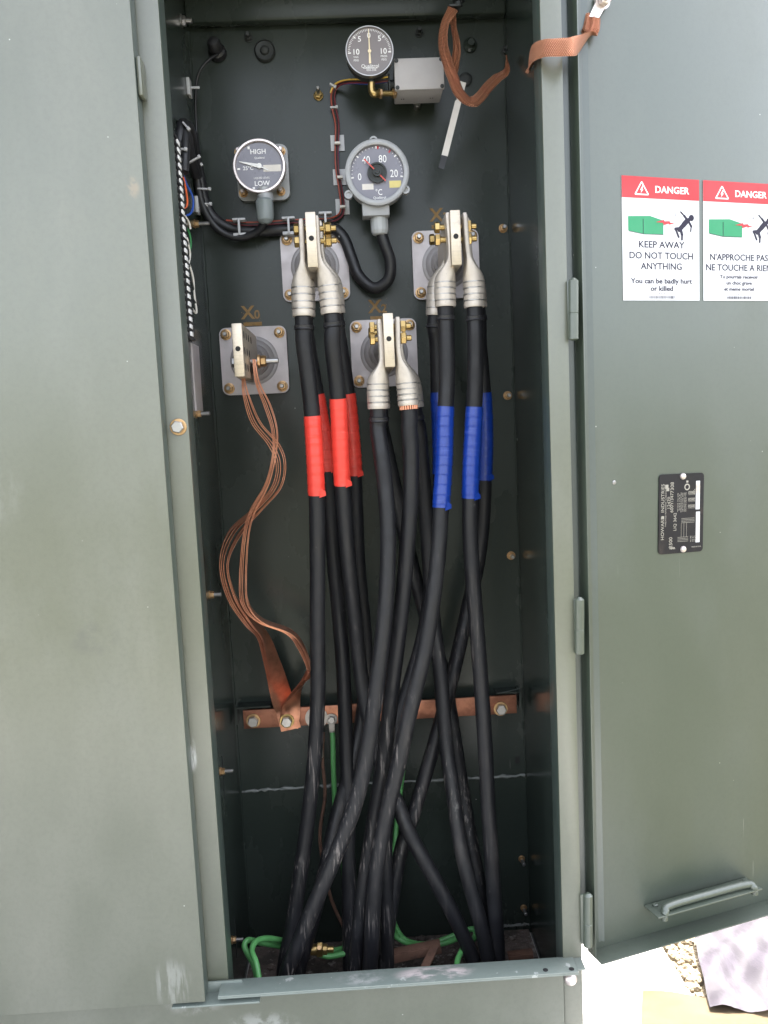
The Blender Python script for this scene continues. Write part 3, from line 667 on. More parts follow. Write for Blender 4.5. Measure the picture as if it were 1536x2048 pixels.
p = Vector((c.x, 0.215, c.z-.012)); b = NB(); cyl(b, p+Vector((-.022, 0, 0)), p+Vector((.056, 0, 0)), .0048, 14, .0008); hexnut(b, p+Vector((-.016, 0, 0)), (-1, 0, 0), .0165, .009, .2); o = obj('terminal_bolt', b, 'steel', t)
b = NB(); hexnut(b, p+Vector((.025, 0, 0)), (1, 0, 0), .0165, .010, .1); cyl(b, p+Vector((.020, 0, 0)), p+Vector((.0248, 0, 0)), .0115, 20, .0005); obj('hex_nut', b, 'bronze', o)
for dy in (.02, .05, .08, .115):
    for dz in (.026, .0, -.026):
        if dz == 0 and dy > .09: continue
        b = NB(); q = Vector((c.x+.00825, YF+dy, c.z+dz)); cyl(b, q, q+Vector((.0003, 0, 0)), .0062, 18); obj('spade_hole', b, 'blackhole', t)

# ================================================================== power cables with lugs
CR = 0.0137
def lug(t, top, elbow, bar0, bar1, y):
    """compression lug: flat tongue (thin in x, broad in y) swelling into a round barrel"""
    T = [W(*top, y), W(*elbow, y), W(*bar0, y), W(*bar1, y)]
    P = spline(T, 14); n = len(P); b = NB(); rings = []; seg = 28
    L = [0]
    for i in range(1, n): L.append(L[-1]+(P[i]-P[i-1]).length)
    le = L[14]; lb = L[28]; LT = L[-1]
    for i, p in enumerate(P):
        s = L[i]
        if s < le: k = 0.0
        elif s < lb: k = (s-le)/(lb-le); k = k*k*(3-2*k)
        else: k = 1.0
        hx = .0046*(1-k)+.0178*k; hy = .0190*(1-k)+.0178*k; ex = 6*(1-k)+2*k
        if i == 0: hx *= .75; hy *= .9
        if s > lb:                                                   # crimp rings
            ph_ = (s-lb)/(LT-lb)*5
            if abs(ph_-round(ph_)) < 0.10: hx *= .975; hy *= .975
        if i == n-1: hx *= .985; hy *= .985
        tg = (P[min(i+1, n-1)]-P[max(i-1, 0)]).normalized(); ux = Vector((1, 0, 0)); ux = (ux-tg*ux.dot(tg)).normalized(); uy = tg.cross(ux)
        ring = []
        for q in range(seg):
            a = 2*math.pi*q/seg; ca_, sa = math.cos(a), math.sin(a)
            ring.append(b.verts.new(p+ux*hx*math.copysign(abs(ca_)**(2/ex), ca_)+uy*hy*math.copysign(abs(sa)**(2/ex), sa)))
        rings.append(ring)
    for A_, B_ in zip(rings, rings[1:]):
        for q in range(seg): b.faces.new((A_[q], A_[(q+1) % seg], B_[(q+1) % seg], B_[q]))
    b.faces.new(rings[0][::-1])
    inner = [b.verts.new(P[-1]+(v.co-P[-1])*.80) for v in rings[-1]]; deep = [b.verts.new(v.co+(P[-6]-P[-1])) for v in inner]
    for q in range(seg):
        b.faces.new((rings[-1][q], rings[-1][(q+1) % seg], inner[(q+1) % seg], inner[q])); b.faces.new((inner[q], inner[(q+1) % seg], deep[(q+1) % seg], deep[q]))
    b.faces.new(deep)
    o = obj('lug', b, 'tin', t, 40)
    b = NB()                                                         # crimp marks standing slightly proud
    for f in (.02, .26, .50, .74):
        c_ = P[28].lerp(P[-1], f); d = (P[-1]-P[28]).normalized(); lathe(b, [(.0176, -.0012), (.0183, -.0005), (.0183, .0005), (.0176, .0012)], c_, d, 28, close=False)
    obj('crimp_ring', b, 'steel', o)
    return P[-1], (P[-1]-P[28]).normalized()
def cable(label, pts, lugpts=None, ly=LY, tp=None, tcol=None, bare=False):
    """pts: (px, py, depth)"""
    P3 = [W(*q) for q in pts]
    t = thing('power_cable', label, 'cable', (P3[-1].x, P3[-1].y, 0.02), 'black power cables')
    if lugpts:
        e, d = lug(t, *lugpts, ly); P3 = [e-d*.012, e+d*(.02)]+P3
    last = P3[-1]; P3.append(Vector((last.x+(last.x-P3[-2].x)*.3, max(.06, last.y), max(.015, last.z-.10)))); 
    P = spline(P3, 12); n = len(P)
    b = NB(); r = [CR*random.uniform(.985, 1.015) for _ in P]
    tube(b, P, r, 20); obj('jacket', b, 'cable', t, 60)
    if lugpts:                                                       # ragged end of the jacket / bare strands
        c_ = P3[1]-(P3[1]-P3[0]).normalized()*.006; b = NB(); d = (P3[1]-P3[0]).normalized()
        if bare:
            a_, u_, v_ = frame_of(d)
            for k in range(22):
                an = 2*math.pi*k/22; q = c_+(u_*math.cos(an)+v_*math.sin(an))*(CR+.0006); cyl(b, q-d*.014, q-d*.0075, .0016, 6)
            obj('bare_strands', b, 'foil', t)
        else:
            lathe(b, [(CR*.98, -.004), (CR+.0022, -.003), (CR+.0014, .001), (CR+.0026, .003), (CR*.99, .005)], c_+d*.004, d, 24, close=False); obj('jacket_end', b, 'rubber', t)
    if tp:
        Q = [p for p in P if tp[0]-2 <= PJ(p)[1] <= tp[1]+2]; Q = spline(Q, 4); b = NB(); s = 0; rr = []
        for i, p in enumerate(Q):
            if i: s += (p-Q[i-1]).length
            rr.append(CR+.0008+.0008*((s/.0165) % 1.0)+random.uniform(0, .0001))
        tube(b, Q, rr, 22); d = tangents(Q)[-1]
        _, u_, v_ = frame_of(d); q = Q[-1]
        fx = Vector((1, 0, 0)); fl = [q+fx*(CR*.6)-d*.012+Vector((0, -CR, 0)), q+fx*(CR+.0025)-d*.006+Vector((0, -CR*.6, 0)), q+fx*(CR+.003)+d*.001+Vector((0, -CR*.7, 0)), q+fx*(CR*.4)+d*.004+Vector((0, -CR*1.02, 0))]
        poly(b, fl, .0005, (0, -1, 0)); obj('phase_tape', b, tcol, t, 50)
    return t
f = lambda pts, y0, y1: [(x, y, y0+(y1-y0)*i/(len(pts)-1)) for i, (x, y) in enumerate(pts)]
def yy(pts, ys):
    n = len(pts); xs = np.linspace(0, n-1, len(ys)); return [(x, y, float(np.interp(i, xs, ys))) for i, (x, y) in enumerate(pts)]
# red phase (upper left bushing)
cable('black cable with red tape, front left of its bushing, bending away at the bottom left', yy([(608, 690), (617, 760), (626, 850), (633, 990), (635, 1120), (635, 1266), (636, 1374), (631, 1487), (623, 1578), (612, 1669), (599, 1760), (585, 1851), (568, 1942)], (.155, .17, .20, .20, .17)),
      ((603, 442), (606, 520), (604, 575), (606, 633)), LY, (826, 998), 'red')
cable('black cable with short red tape, second from the left behind the foremost red one', yy([(616, 690), (628, 760), (640, 830), (652, 900), (660, 990), (668, 1121), (678, 1230), (687, 1350), (692, 1487), (697, 1623), (698, 1800), (700, 1945)], (.25, .26, .28, .28, .22)),
      ((607, 452), (610, 522), (610, 574), (611, 634)), LY2, (786, 945), 'red')
cable('black cable with red tape, front right of its bushing, swinging to lower right', yy([(665, 690), (676, 797), (685, 970), (697, 1121), (709, 1230), (722, 1350), (744, 1470), (774, 1565), (794, 1605), (820, 1669), (870, 1760), (917, 1851), (948, 1929)], (.155, .19, .25, .22, .18, .17)),
      ((633, 436), (639, 518), (657, 572), (663, 628)), LY, (796, 970), 'red')
cable('black cable with red tape, rightmost and rearmost of the red four', yy([(680, 690), (694, 780), (703, 870), (709, 950), (716, 1121), (728, 1250), (732, 1350), (722, 1450), (700, 1540), (672, 1640), (650, 1740), (625, 1840), (598, 1940)], (.25, .27, .30, .30, .24, .20)),
      ((640, 446), (646, 518), (664, 570), (671, 628)), LY2, (789, 950), 'red')
# untaped phase (middle bushing)
cable('untaped black cable left of the middle bushing, sweeping in front to bottom left', yy([(756, 860), (763, 910), (771, 980), (776, 1060), (775, 1150), (768, 1250), (756, 1350), (744, 1441), (729, 1532), (705, 1623), (669, 1715), (630, 1806), (594, 1897), (572, 1955)], (.155, .14, .12, .11, .10, .10)),
      ((758, 641), (763, 720), (755, 768), (756, 818)), LY)
cable('black cable with copper strands showing below its lug, right of the middle bushing', yy([(819, 860), (822, 910), (821, 1000), (814, 1100), (805, 1200), (796, 1280), (787, 1350), (777, 1441), (766, 1532), (751, 1623), (737, 1715), (723, 1806), (715, 1897), (711, 1945)], (.155, .16, .16, .16, .15, .14)),
      ((794, 636), (797, 712), (813, 766), (817, 811)), LY, bare=True)
cable('black cable with no tape, rear right of the middle bushing, leaning to the right', yy([(838, 860), (843, 920), (850, 1000), (857, 1100), (866, 1230), (881, 1350), (892, 1487), (905, 1578), (917, 1669), (937, 1760), (962, 1851), (978, 1930)], (.25, .26, .26, .22, .18, .16)),
      ((799, 646), (803, 714), (822, 768), (829, 816)), LY2)
cable('black cable with no tape, rear left of the middle bushing, mostly hidden by the others', yy([(764, 860), (786, 960), (812, 1080), (840, 1190), (866, 1280), (888, 1350), (905, 1450), (925, 1580), (940, 1669), (957, 1760), (975, 1850), (986, 1935)], (.27, .31, .33, .30, .25, .22)),
      ((762, 650), (766, 720), (759, 768), (761, 818)), LY2)
# blue phase (upper right bushing)
cable('black cable with long blue tape, front left of its bushing, crossing to the bottom middle', yy([(893, 680), (894, 760), (890, 840), (888, 920), (883, 1000), (877, 1100), (866, 1200), (852, 1290), (838, 1350), (816, 1441), (796, 1532), (774, 1623), (756, 1715), (747, 1806), (743, 1897), (740, 1945)], (.155, .15, .13, .12, .12, .12)),
      ((893, 430), (899, 515), (890, 565), (891, 614)), LY, (813, 1020), 'blue')
cable('black cable with blue tape, rear left, edging out behind the front blue one', yy([(874, 690), (876, 770), (880, 860), (881, 940), (875, 1050), (862, 1180), (845, 1280), (822, 1360), (800, 1430), (784, 1500), (774, 1600), (770, 1700), (772, 1800), (774, 1930)], (.25, .26, .26, .24, .22, .2)),
      ((888, 440), (890, 520), (875, 575), (871, 632)), LY2, (786, 950), 'blue')
cable('black cable with blue tape, front right of its bushing, running down the right side', yy([(951, 680), (951, 740), (948, 830), (942, 940), (940, 1050), (945, 1150), (953, 1250), (961, 1350), (970, 1487), (977, 1623), (986, 1760), (992, 1851), (997, 1935)], (.155, .16, .17, .18, .17)),
      ((927, 430), (934, 512), (947, 564), (949, 615)), LY, (811, 1000), 'blue')
cable('black cable with blue tape, rightmost, slanting back to the lower middle', yy([(959, 690), (966, 770), (970, 860), (969, 950), (966, 1040), (955, 1130), (935, 1220), (908, 1340), (869, 1487), (828, 1623), (801, 1705), (780, 1829), (768, 1933)], (.25, .27, .30, .32, .28, .24, .2)),
      ((932, 440), (938, 514), (950, 566), (955, 616)), LY2, (786, 960), 'blue')

# ================================================================== gauges
def ring(b, pl, r0, r1, z0, z1, seg=48):
    lathe(b, [(r0, z0), (r0, z1-.0015), (r0-(r0-r1)*.25, z1), (r1+(r0-r1)*.2, z1), (r1, z1-.0012), (r1, z0)], pl.o, pl.n, seg, close=False)
def pix_plane(px, py, y): return Plane(W(px, py, y), (1, 0, 0), (0, 0, 1))
# --- liquid level gauge
yd = 0.335; s = mpp(yd); pl = pix_plane(519, 333, yd); R0 = 51.5*s*.98
t = thing('liquid_level_gauge', 'round dial marked HIGH and LOW on a square grey flange', 'gauge', pl.o)
b = NB(); base = pix_plane(527, 349, YB); base.poly(b, rrect(.098, .102, .014), .0005, .012); cyl(b, base.p(0, 0, .012), pl.p(0, 0, -.012), .032, 32); obj('mounting_flange', b, 'castgrey', t)
b = NB(); lathe(b, [(R0*.80, -.022), (R0*.97, -.014), (R0*.97, .0)], pl.o, pl.n, 48); cyl(b, pl.p(.004, -.035, -.010), pl.p(.007, -.062, -.010), .015, 24, .002); obj('housing', b, 'castgrey', t)
b = NB(); ring(b, pl, R0, R0*.885, -.008, .006); obj('bezel', b, 'bezelpink', t)
b = NB(); pl.disc(b, 0, 0, R0*.89, 0, .001, 48); dial = obj('dial_face', b, 'dial', t)
b = NB(); k = R0/49.; z = .001
pl.text(b, 'HIGH', -1*k, 26*k, 8.5*k, z, bold=.02); pl.text(b, 'Qualitrol', 1*k, 15*k, 3.6*k, z); pl.text(b, '25°C', -21*k, -3*k, 6.5*k, z, bold=.015); pl.text(b, 'LIQUID LEVEL', 3*k, -21*k, 3.4*k, z); pl.text(b, 'LOW', 3*k, -31*k, 8.5*k, z, bold=.02)
pl.rect(b, -41*k, -5*k, -36*k, -2*k, z, .0003); pl.rect(b, -20*k, 31*k, -16*k, 36*k, z, .0003); pl.rect(b, -15*k, -41*k, -11*k, -37*k, z, .0003)
obj('dial_lettering', b, 'white', dial, 0)
b = NB(); pl.rect(b, 7*k, -10*k, 40*k, 2*k, z, .0003); obj('dial_sticker', b, 'plastic', dial, 0)
b = NB(); pl.poly(b, [(-37*k, 9.5*k), (-36*k, 8*k), (-3*k, -3*k), (2*k, 2*k), (-3*k, 4*k)], .003, .0008); pl.disc(b, 0, 0, 4.6*k, .002, .0035, 20); pl.line(b, 0, 0, 16*k, -8*k, 2*k, .003, .0006); obj('pointer', b, 'white', t, 0)
b = NB(); gp = W(528, 398, .338); ge = W(531, 443, .338); lathe(b, [(.0135, 0), (.0165, .004), (.0165, .030), (.015, .038), (.010, .043)], gp, ge-gp, 12); cyl(b, ge-Vector((0, 0, -.002)), ge-Vector((0, 0, .004)), .008); obj('cable_gland', b, 'gland', t, 30)
for px, py in ((487, 386), (562, 383), (562, 303), (478, 305)):
    p = W(px, py, YB-.0125); b = NB(); cyl(b, p, p+Vector((0, -.002, 0)), .0085, 20); hexnut(b, p+Vector((0, -.002, 0)), (0, -1, 0), .0125, .007, .4); n = obj('nut', b, 'bronze', t, loc=p)
    b = NB(); cyl(b, p+Vector((0, -.008, 0)), p+Vector((0, -.02, 0)), .004, 14, .001); obj('stud', b, 'bezelpink', n)
# --- thermometer
yd = 0.315; s = mpp(yd); pl = pix_plane(754, 347, yd); R0 = 61.5*s
t = thing('dial_thermometer', 'large round grey thermometer dial marked in degrees C', 'thermometer', pl.o)
b = NB(); lathe(b, [(R0*.80, -.045), (R0*.95, -.030), (R0*.95, -.004)], pl.o, pl.n, 56); cyl(b, pl.p(0, 0, -.044), pl.p(0, 0, -(YB-yd)+.001), .030, 28)
c0 = W(724, 420, .345); c1 = W(779, 433, .330); box2(b, (c0.x, .318, c1.z), (c1.x, .352, c0.z+.018), .0015); obj('housing', b, 'castgrey', t)
b = NB(); ring(b, pl, R0, R0*.835, -.012, .010, 64)
for px, py in ((747, 282), (697, 390), (811, 380)):
    p = W(px, py, yd); lathe(b, [(.0075, -.008), (.0075, .004), (.0045, .004), (.0045, .001)], p, pl.n, 20, close=True)
obj('bezel', b, 'castgrey', t)
b = NB(); pl.disc(b, 0, 0, R0*.845, 0, .001, 56); dial = obj('dial_face', b, 'dial', t)
b = NB(); k = R0/62.; z = .001
for s_, x, y, h in (('0', -34, -6, 13), ('40', -20, 25, 14), ('80', 12, 26, 14), ('20', 33, -2, 14), ('°C', 2, -36, 11)): pl.text(b, s_, x*k, y*k, h*k, z, xs=.80)
pl.text(b, 'Qualitrol', 3*k, -46*k, 4.8*k, z, bold=.01)
for i in range(25):
    a = rad(188-8.2*i); big = i % 6 == 0; r0 = 46 if big else 47.5
    pl.line(b, r0*k*math.cos(a), r0*k*math.sin(a), (51 if big else 49.5)*k*math.cos(a), (51 if big else 49.5)*k*math.sin(a), (2.6 if big else 1.1)*k, z, .0003)
obj('dial_lettering', b, 'white', dial, 0)
b = NB()
for i in (12.5, 16): a = rad(188-8.2*i); pl.line(b, 45*k*math.cos(a), 45*k*math.sin(a), 51*k*math.cos(a), 51*k*math.sin(a), 3*k, z+.0001, .0003)
obj('red_mark', b, 'redprint', dial, 0)
b = NB(); pl.rect(b, -30*k, -30*k, -8*k, -19*k, z, .0003); obj('dial_sticker', b, 'plastic', dial, 0)
b = NB(); pl.rect(b, 23*k, -28*k, 46*k, -15*k, z, .0003); obj('dial_sticker', b, 'yellow', dial, 0, label='yellow sticker on the dial')
b = NB(); pl.line(b, -24*k, 25*k, 16*k, -17*k, 2.4*k, .0086, .0006); obj('pointer', b, 'w_red', t, 0)
b = NB(); lathe(b, [(19*k, .004), (19*k, .008), (16*k, .008), (16*k, .0055), (8*k, .0055), (8*k, .011), (5*k, .011), (4*k, .013), (1*k, .013)], pl.o, pl.n, 32, close=False); obj('reset_knob', b, 'dark', t)
b = NB(); gp = W(758, 430, .34); ge = W(760, 468, .34); lathe(b, [(.0175, 0), (.0175, .004), (.0165, .005), (.0165, .029), (.014, .035), (.010, .037)], gp, ge-gp, 14); obj('cable_gland', b, 'glandpale', t, 20)
# --- vacuum / pressure gauge
yd = 0.290; pl = pix_plane(739, 104, yd); s = mpp(yd); R0 = 45.*s*1.02
t = thing('pressure_gauge', 'small round vacuum and pressure dial with zero at the top', 'gauge', pl.o)
b = NB(); lathe(b, [(R0*.9, -.028), (R0*.97, -.024), (R0*.97, 0)], pl.o, pl.n, 48); cyl(b, pl.p(.002, -R0*.93, -.014), pl.p(.002, -R0-.012, -.014), .006, 16); obj('housing', b, 'dark', t)
b = NB(); ring(b, pl, R0, R0*.94, -.006, .005, 56); obj('bezel', b, 'steel', t)
b = NB(); pl.disc(b, 0, 0, R0*.945, 0, .001, 48); dial = obj('dial_face', b, 'dialgrey', t)
b = NB(); k = R0/46.; z = .001
for s_, x, y, h in (('0', 0, 29, 10), ('5', -18, 23, 10), ('5', 20, 23, 10), ('10', -26, 0, 10), ('10', 26, 0, 10)): pl.text(b, s_, x*k, y*k, h*k, z, bold=.01)
for s_, x, y, h in (('VAC', -26, -9, 3.5), ('PSIG', -26, -15, 3.5), ('PRESS', 27, -9, 3.5), ('PSIG', 27, -15, 3.5), ('Qualitrol', 0, -26, 6.5), ('050-35E', 2, -33, 4)): pl.text(b, s_, x*k, y*k, h*k, z)
pl.line(b, -13*k, -29.6*k, 14*k, -29.6*k, .8*k, z, .0003)
for i in range(41):
    a = rad(182-4.6*i); big = i % 10 == 0; r0 = 35.5 if big else (38 if i % 2 else 37)
    pl.line(b, r0*k*math.cos(a), r0*k*math.sin(a), 41*k*math.cos(a), 41*k*math.sin(a), (2.0 if big else .8)*k, z, .0003)
obj('dial_lettering', b, 'white', dial, 0)
b = NB(); pl.poly(b, [(-.6*k, 40*k), (.6*k, 40*k), (1.4*k, 2*k), (2.2*k, -22*k), (-2.2*k, -22*k), (-1.4*k, 2*k)], .003, .0008); pl.disc(b, 0, 0, 3.2*k, .003, .002, 18); obj('pointer', b, 'cream', t, 0)
# brass elbow from the gauge to the relay box
e0, e1, e2 = W(743, 166, .304), W(744, 187, .304), W(790, 187, .318)
t2 = thing('brass_elbow', 'brass pipe elbow under the pressure dial', 'pipe fitting', e1)
b = NB(); tube(b, spline([e0, e0.lerp(e1, .75), e1+Vector((.004, 0, -.001)), e1.lerp(e2, .25)], 8), .0065, 16); obj('elbow', b, 'brass', t2)
b = NB(); cyl(b, e1.lerp(e2, .2), e2, .0048, 16); obj('pipe_nipple', b, 'brass', t2)
b = NB(); hexnut(b, e1.lerp(e2, .3), e2-e1, .015, .005); hexnut(b, e1.lerp(e2, .9), e2-e1, .015, .006); obj('hex_collar', b, 'bronze', t2)
# --- relay box
y0 = 0.300; a = W(787.5, 116.5, y0); c = W(889.5, 177, y0)
t = thing('relay_box', 'small grey rectangular relay box beside the pressure dial', 'junction box', a.lerp(c, .5))
b = NB(); box2(b, (a.x+.0015, y0+.008, c.z+.001), (c.x-.0015, .372, a.z-.001), .003); body = obj('body', b, 'boxgrey', t)
b = NB(); box2(b, (a.x, y0, c.z), (c.x, y0+.0085, a.z), .0022); lid = obj('lid', b, 'boxgrey', t)
for fx in (.05, .95):
    for fz in (.08, .92):
        p = Vector((a.x+(c.x-a.x)*fx, y0, c.z+(a.z-c.z)*fz)); b = NB(); lathe(b, [(.0036, -.001), (.0036, .0006), (.0026, .0014)], p, (0, -1, 0), 16); obj('lid_screw', b, 'dark', lid)
for fx in (.18, .78):
    for d in (-.002, .002):
        p = Vector((a.x+(c.x-a.x)*fx+d, .345, c.z+.001)); b = NB(); cyl(b, p, p+Vector((0, 0, -.0004)), .0014, 10); obj('vent_hole', b, 'blackhole', body)
b = NB(); box2(b, (a.x-.010, .318, c.z+.006), (a.x-.007, .345, c.z+.036), .0006); cyl(b, (a.x-.007, .33, c.z+.02), (a.x+.002, .33, c.z+.02), .009, 16); obj('knockout_bushing', b, 'dark', t)

# ================================================================== control wiring
def wire(name, pts, r, mat, label=None, cat='wire', group=None, seg=10):
    P = [p if isinstance(p, Vector) else W(*p) for p in pts]; b = NB(); tube(b, spline(P, 8), r, seg); o = obj(name, b, mat, loc=P[-1]); 
    return tag(o, label, cat, group)
hp_ = [(779, 158, .328), (740, 163, .335), (700, 163, .36), (675, 170, .385), (665, 188, .391), (667, 215, .391), (674, 250, .391), (673, 300, .391), (674, 340, .391), (680, 380, .391), (684, 412, .391), (680, 430, .389), (660, 440, .380), (620, 441, .376), (560, 444, .376), (500, 447, .376), (452, 443, .378)]
t = thing('wire_harness', 'thin bundle of orange, maroon and blue control wires running down from the relay box', 'wiring', W(674, 340, YB))
P = spline([W(*q) for q in hp_], 8); T = tangents(P)
for k, (mt, dx, dy, lab) in enumerate((('w_maroon', -.0034, -.001, 'maroon wire'), ('w_black', -.0008, -.0022, 'black wire'), ('h_orange', .0022, -.0016, 'orange wire'), ('w_yellow', .0030, -.0030, 'yellow wire'), ('w_blue', -.0026, .0012, 'blue wire'))):
    n = len(P); b = NB()
    if mt == 'w_yellow': n = int(n*.26)
    Q = [P[i]+(T[i].cross(Vector((0, 1, 0))).normalized()*-1)*(dx+.0007*math.sin(i*.13+k))+Vector((0, dy, 0)) for i in range(n)]
    tube(b, Q, .00165, 8); obj('wire', b, mt, t, label=lab)
b = NB()
for f_ in (3, 5.3):
    pass
def tie(px, py, y, wd, ang, label, hgt=.0035):
    o = W(px, py, y); b = NB(); R = Matrix.Rotation(ang, 3, 'Y'); box(b, o, (wd, .006, hgt), .0007, R); box(b, o+R @ Vector((wd*.45, -.002, .000)), (.005, .006, .0055), .0008, R)
    return tag(obj('cable_tie', b, 'nylon', loc=o), label, 'cable tie', 'cable ties on the control wiring')
tie(665, 171, .383, .012, .6, 'clear cable tie at the top bend of the control wires'); tie(667, 215, .388, .013, .0, 'clear cable tie below the top bend of the control wires')
tie(739, 164, .331, .012, 1.5, 'clear cable tie just below the pressure dial')
for i, (px, py, lab) in enumerate(((675, 287, 'highest of three square wire mounts beside the thermometer'), (680, 355, 'middle of three square wire mounts beside the thermometer'), (685, 414, 'lowest of three square wire mounts beside the thermometer'))):
    o = W(px, py, YB-.0002); t = thing('wire_mount', lab, 'wire mount', o, 'adhesive wire mounts'); pl = Plane(o, (1, 0, 0), (0, 0, 1))
    b = NB(); pl.rect(b, -.013, -.0145, .013, .0145, 0, .003); obj('pad', b, 'nylon', t)
    b = NB(); q = W(px, py, .386); box(b, q, (.011, .012, .0045), .0008); obj('strap', b, 'plastic', t)
for px, py, lab in ((478, 453, 'clear cable tie left of the level dial stem round the black conduit'), (577, 450, 'clear cable tie round the black conduit left of the red cables'), (651, 440, 'clear cable tie round the black conduit right of the red cable lugs')):
    o = W(px, py, .355); b = NB(); box(b, o, (.0042, .004, .030), .0006); box(b, o+Vector((0, .012, -.014)), (.024, .022, .006), .0008); box(b, o+Vector((0, .012, .014)), (.024, .022, .004), .0008)
    tag(obj('cable_tie', b, 'nylon', loc=o), lab, 'cable tie', 'cable ties on the control wiring')
# black conduits
wire('black_conduit', [(384, 265, .34), (392, 320, .36), (402, 370, .370), (408, 400, .375), (424, 433, .380), (455, 455, .382), (500, 463, .382), (560, 460, .382), (620, 454, .382), (662, 455, .38), (687, 475, .378), (703, 515, .376), (718, 552, .372), (748, 576, .365), (776, 560, .356), (781, 525, .350), (770, 490, .345), (761, 462, .342)], .0108, 'rubber', 'thick black conduit looping under the thermometer and along the wall', 'conduit', seg=16)
wire('black_conduit', [(393, 350, .345), (402, 400, .352), (418, 437, .358), (445, 465, .362), (480, 475, .362), (512, 465, .356), (527, 448, .345), (530, 436, .340)], .0068, 'rubber', 'thinner black conduit curving into the level dial gland', 'conduit', seg=12)
wire('black_wire', [(437, 108, .385), (420, 118, .375), (402, 138, .372), (393, 165, .375), (391, 210, .38), (393, 260, .385), (396, 330, .375), (402, 390, .37)], .0026, 'rubber', 'thin black wire rising to a rubber cap at the top left', 'wire', seg=12)
t = thing('rubber_cap', 'shiny black rubber cap on the tank wall at the top left', 'cap', W(436, 107, YB))
b = NB(); lathe(b, [(.017, 0), (.016, .010), (.0125, .014), (.0125, .030), (.009, .036), (.003, .038)], W(436, 108, YB), (-.1, -1, .25), 28); obj('cap_body', b, 'rubber', t)
wire('black_conduit', [(357, 330, .215), (358, 290, .215), (360, 262, .22), (366, 248, .235), (373, 255, .25), (376, 285, .27), (382, 320, .30), (392, 350, .335)], .0092, 'rubber', 'black conduit bending over above the terminal strip', 'conduit', seg=14)
wire('black_conduit', [(368, 345, .20), (370, 300, .21), (371, 262, .225), (377, 252, .245), (384, 275, .275), (388, 310, .31), (396, 352, .345)], .0085, 'rubber', 'second black conduit bending over, in front of the terminal strip top', 'conduit', seg=14)
for px, py, y, wd, an, lab in ((361, 298, .200, .020, .15, 'white tie round the conduits just above the terminal strip'), (372, 252, .215, .016, .9, 'white tie at the top of the conduit bend'), (388, 320, .29, .024, -.45, 'white tie on the slanting conduit above the terminal strip'), (395, 335, .33, .020, -.5, 'white tie on the conduit beside the level dial'), (408, 378, .345, .024, .08, 'upper white tie where the conduits turn along the wall'), (409, 408, .352, .026, .05, 'lower white tie where the conduits turn along the wall')):
    tie(px, py, y, wd, an, lab, .003)
for px, py, lab in ((381, 176, 'pale adhesive mount on the left wall near the rubber cap'), (398, 411, 'white screwed mount where the conduits leave the left wall')):
    o = WX(px-6, py, XL); t = thing('wire_mount', lab, 'wire mount', o, 'adhesive wire mounts'); b = NB(); box(b, o+Vector((.003, 0, 0)), (.006, .022, .030), .001); obj('pad', b, 'nylon', t)
    b = NB(); box(b, o+Vector((.012, 0, 0)), (.02, .004, .004), .0008); obj('strap', b, 'nylon', t)
# terminal strip
a = W(357, 300, .215); c = W(388, 682, .215)
t = thing('terminal_strip', 'narrow black and white terminal strip down the left wall', 'terminal strip', (XL+.01, .215, c.z))
b = NB(); box2(b, (XL+.0002, .125, c.z-.004), (XL+.005, .195, a.z+.004), .001); obj('mounting_rail', b, 'dark', t)
NB_ = 26; hz = (a.z-c.z)/NB_
b = NB()
for k in range(NB_+1): z = c.z+hz*k; box2(b, (XL+.0052, .130, z-.0022), (XL+.0112, .190, z+.0022))
box2(b, (XL+.0052, .150, c.z), (XL+.0092, .187, a.z)); obj('barrier_block', b, 'rubber', t)
b = NB()
for k in range(NB_): z = c.z+hz*k; box2(b, (XL+.0093, .153, z+.0024), (XL+.0118, .172, z+hz-.0024), .0006)
obj('marker_strip', b, 'white', t)
b = NB()
for k in range(NB_): z = c.z+hz*(k+.5); cyl(b, (XL+.005, .142, z), (XL+.0085, .142, z), .0025, 10)
obj('screw_row', b, 'steel', t)
b = NB(); box2(b, (XL+.0002, .20, c.z-.12), (XL+.003, .262, c.z-.005)); obj('backing_board', b, 'plate', t)
for mt, pts, lab in (('w_orange', [(363, 345, .215), (369, 365, .222), (374, 395, .23), (374, 410, .232), (367, 418, .225)], 'orange wire bowing out of the terminal strip'),
                     ('w_blue', [(364, 345, .222), (374, 370, .235), (385, 393, .25), (386, 415, .25), (380, 428, .24), (370, 431, .225)], 'blue wire bowing out of the terminal strip'),
                     ('w_white', [(370, 432, .22), (378, 445, .235), (381, 458, .24)], 'short white wire below the blue one on the terminal strip'),
                     ('w_green', [(371, 452, .222), (378, 465, .235), (382, 485, .24), (379, 505, .235)], 'green wire on the terminal strip'),
                     ('w_white', [(374, 475, .22), (379, 500, .23), (380, 512, .232), (377, 530, .225)], 'white wire beside the green wire on the terminal strip'),
                     ('w_white', [(379, 530, .22), (386, 555, .23), (389, 590, .235), (393, 620, .24), (391, 626, .24), (385, 618, .225)], 'long white wire loop low on the terminal strip'),
                     ('w_black', [(383, 560, .225), (390, 590, .238), (396, 607, .245), (395, 611, .245), (387, 600, .23)], 'black wire loop low on the terminal strip')):
    wire('control_wire', pts, .0018, mt, lab, 'wire', 'loose wires on the terminal strip', 8)

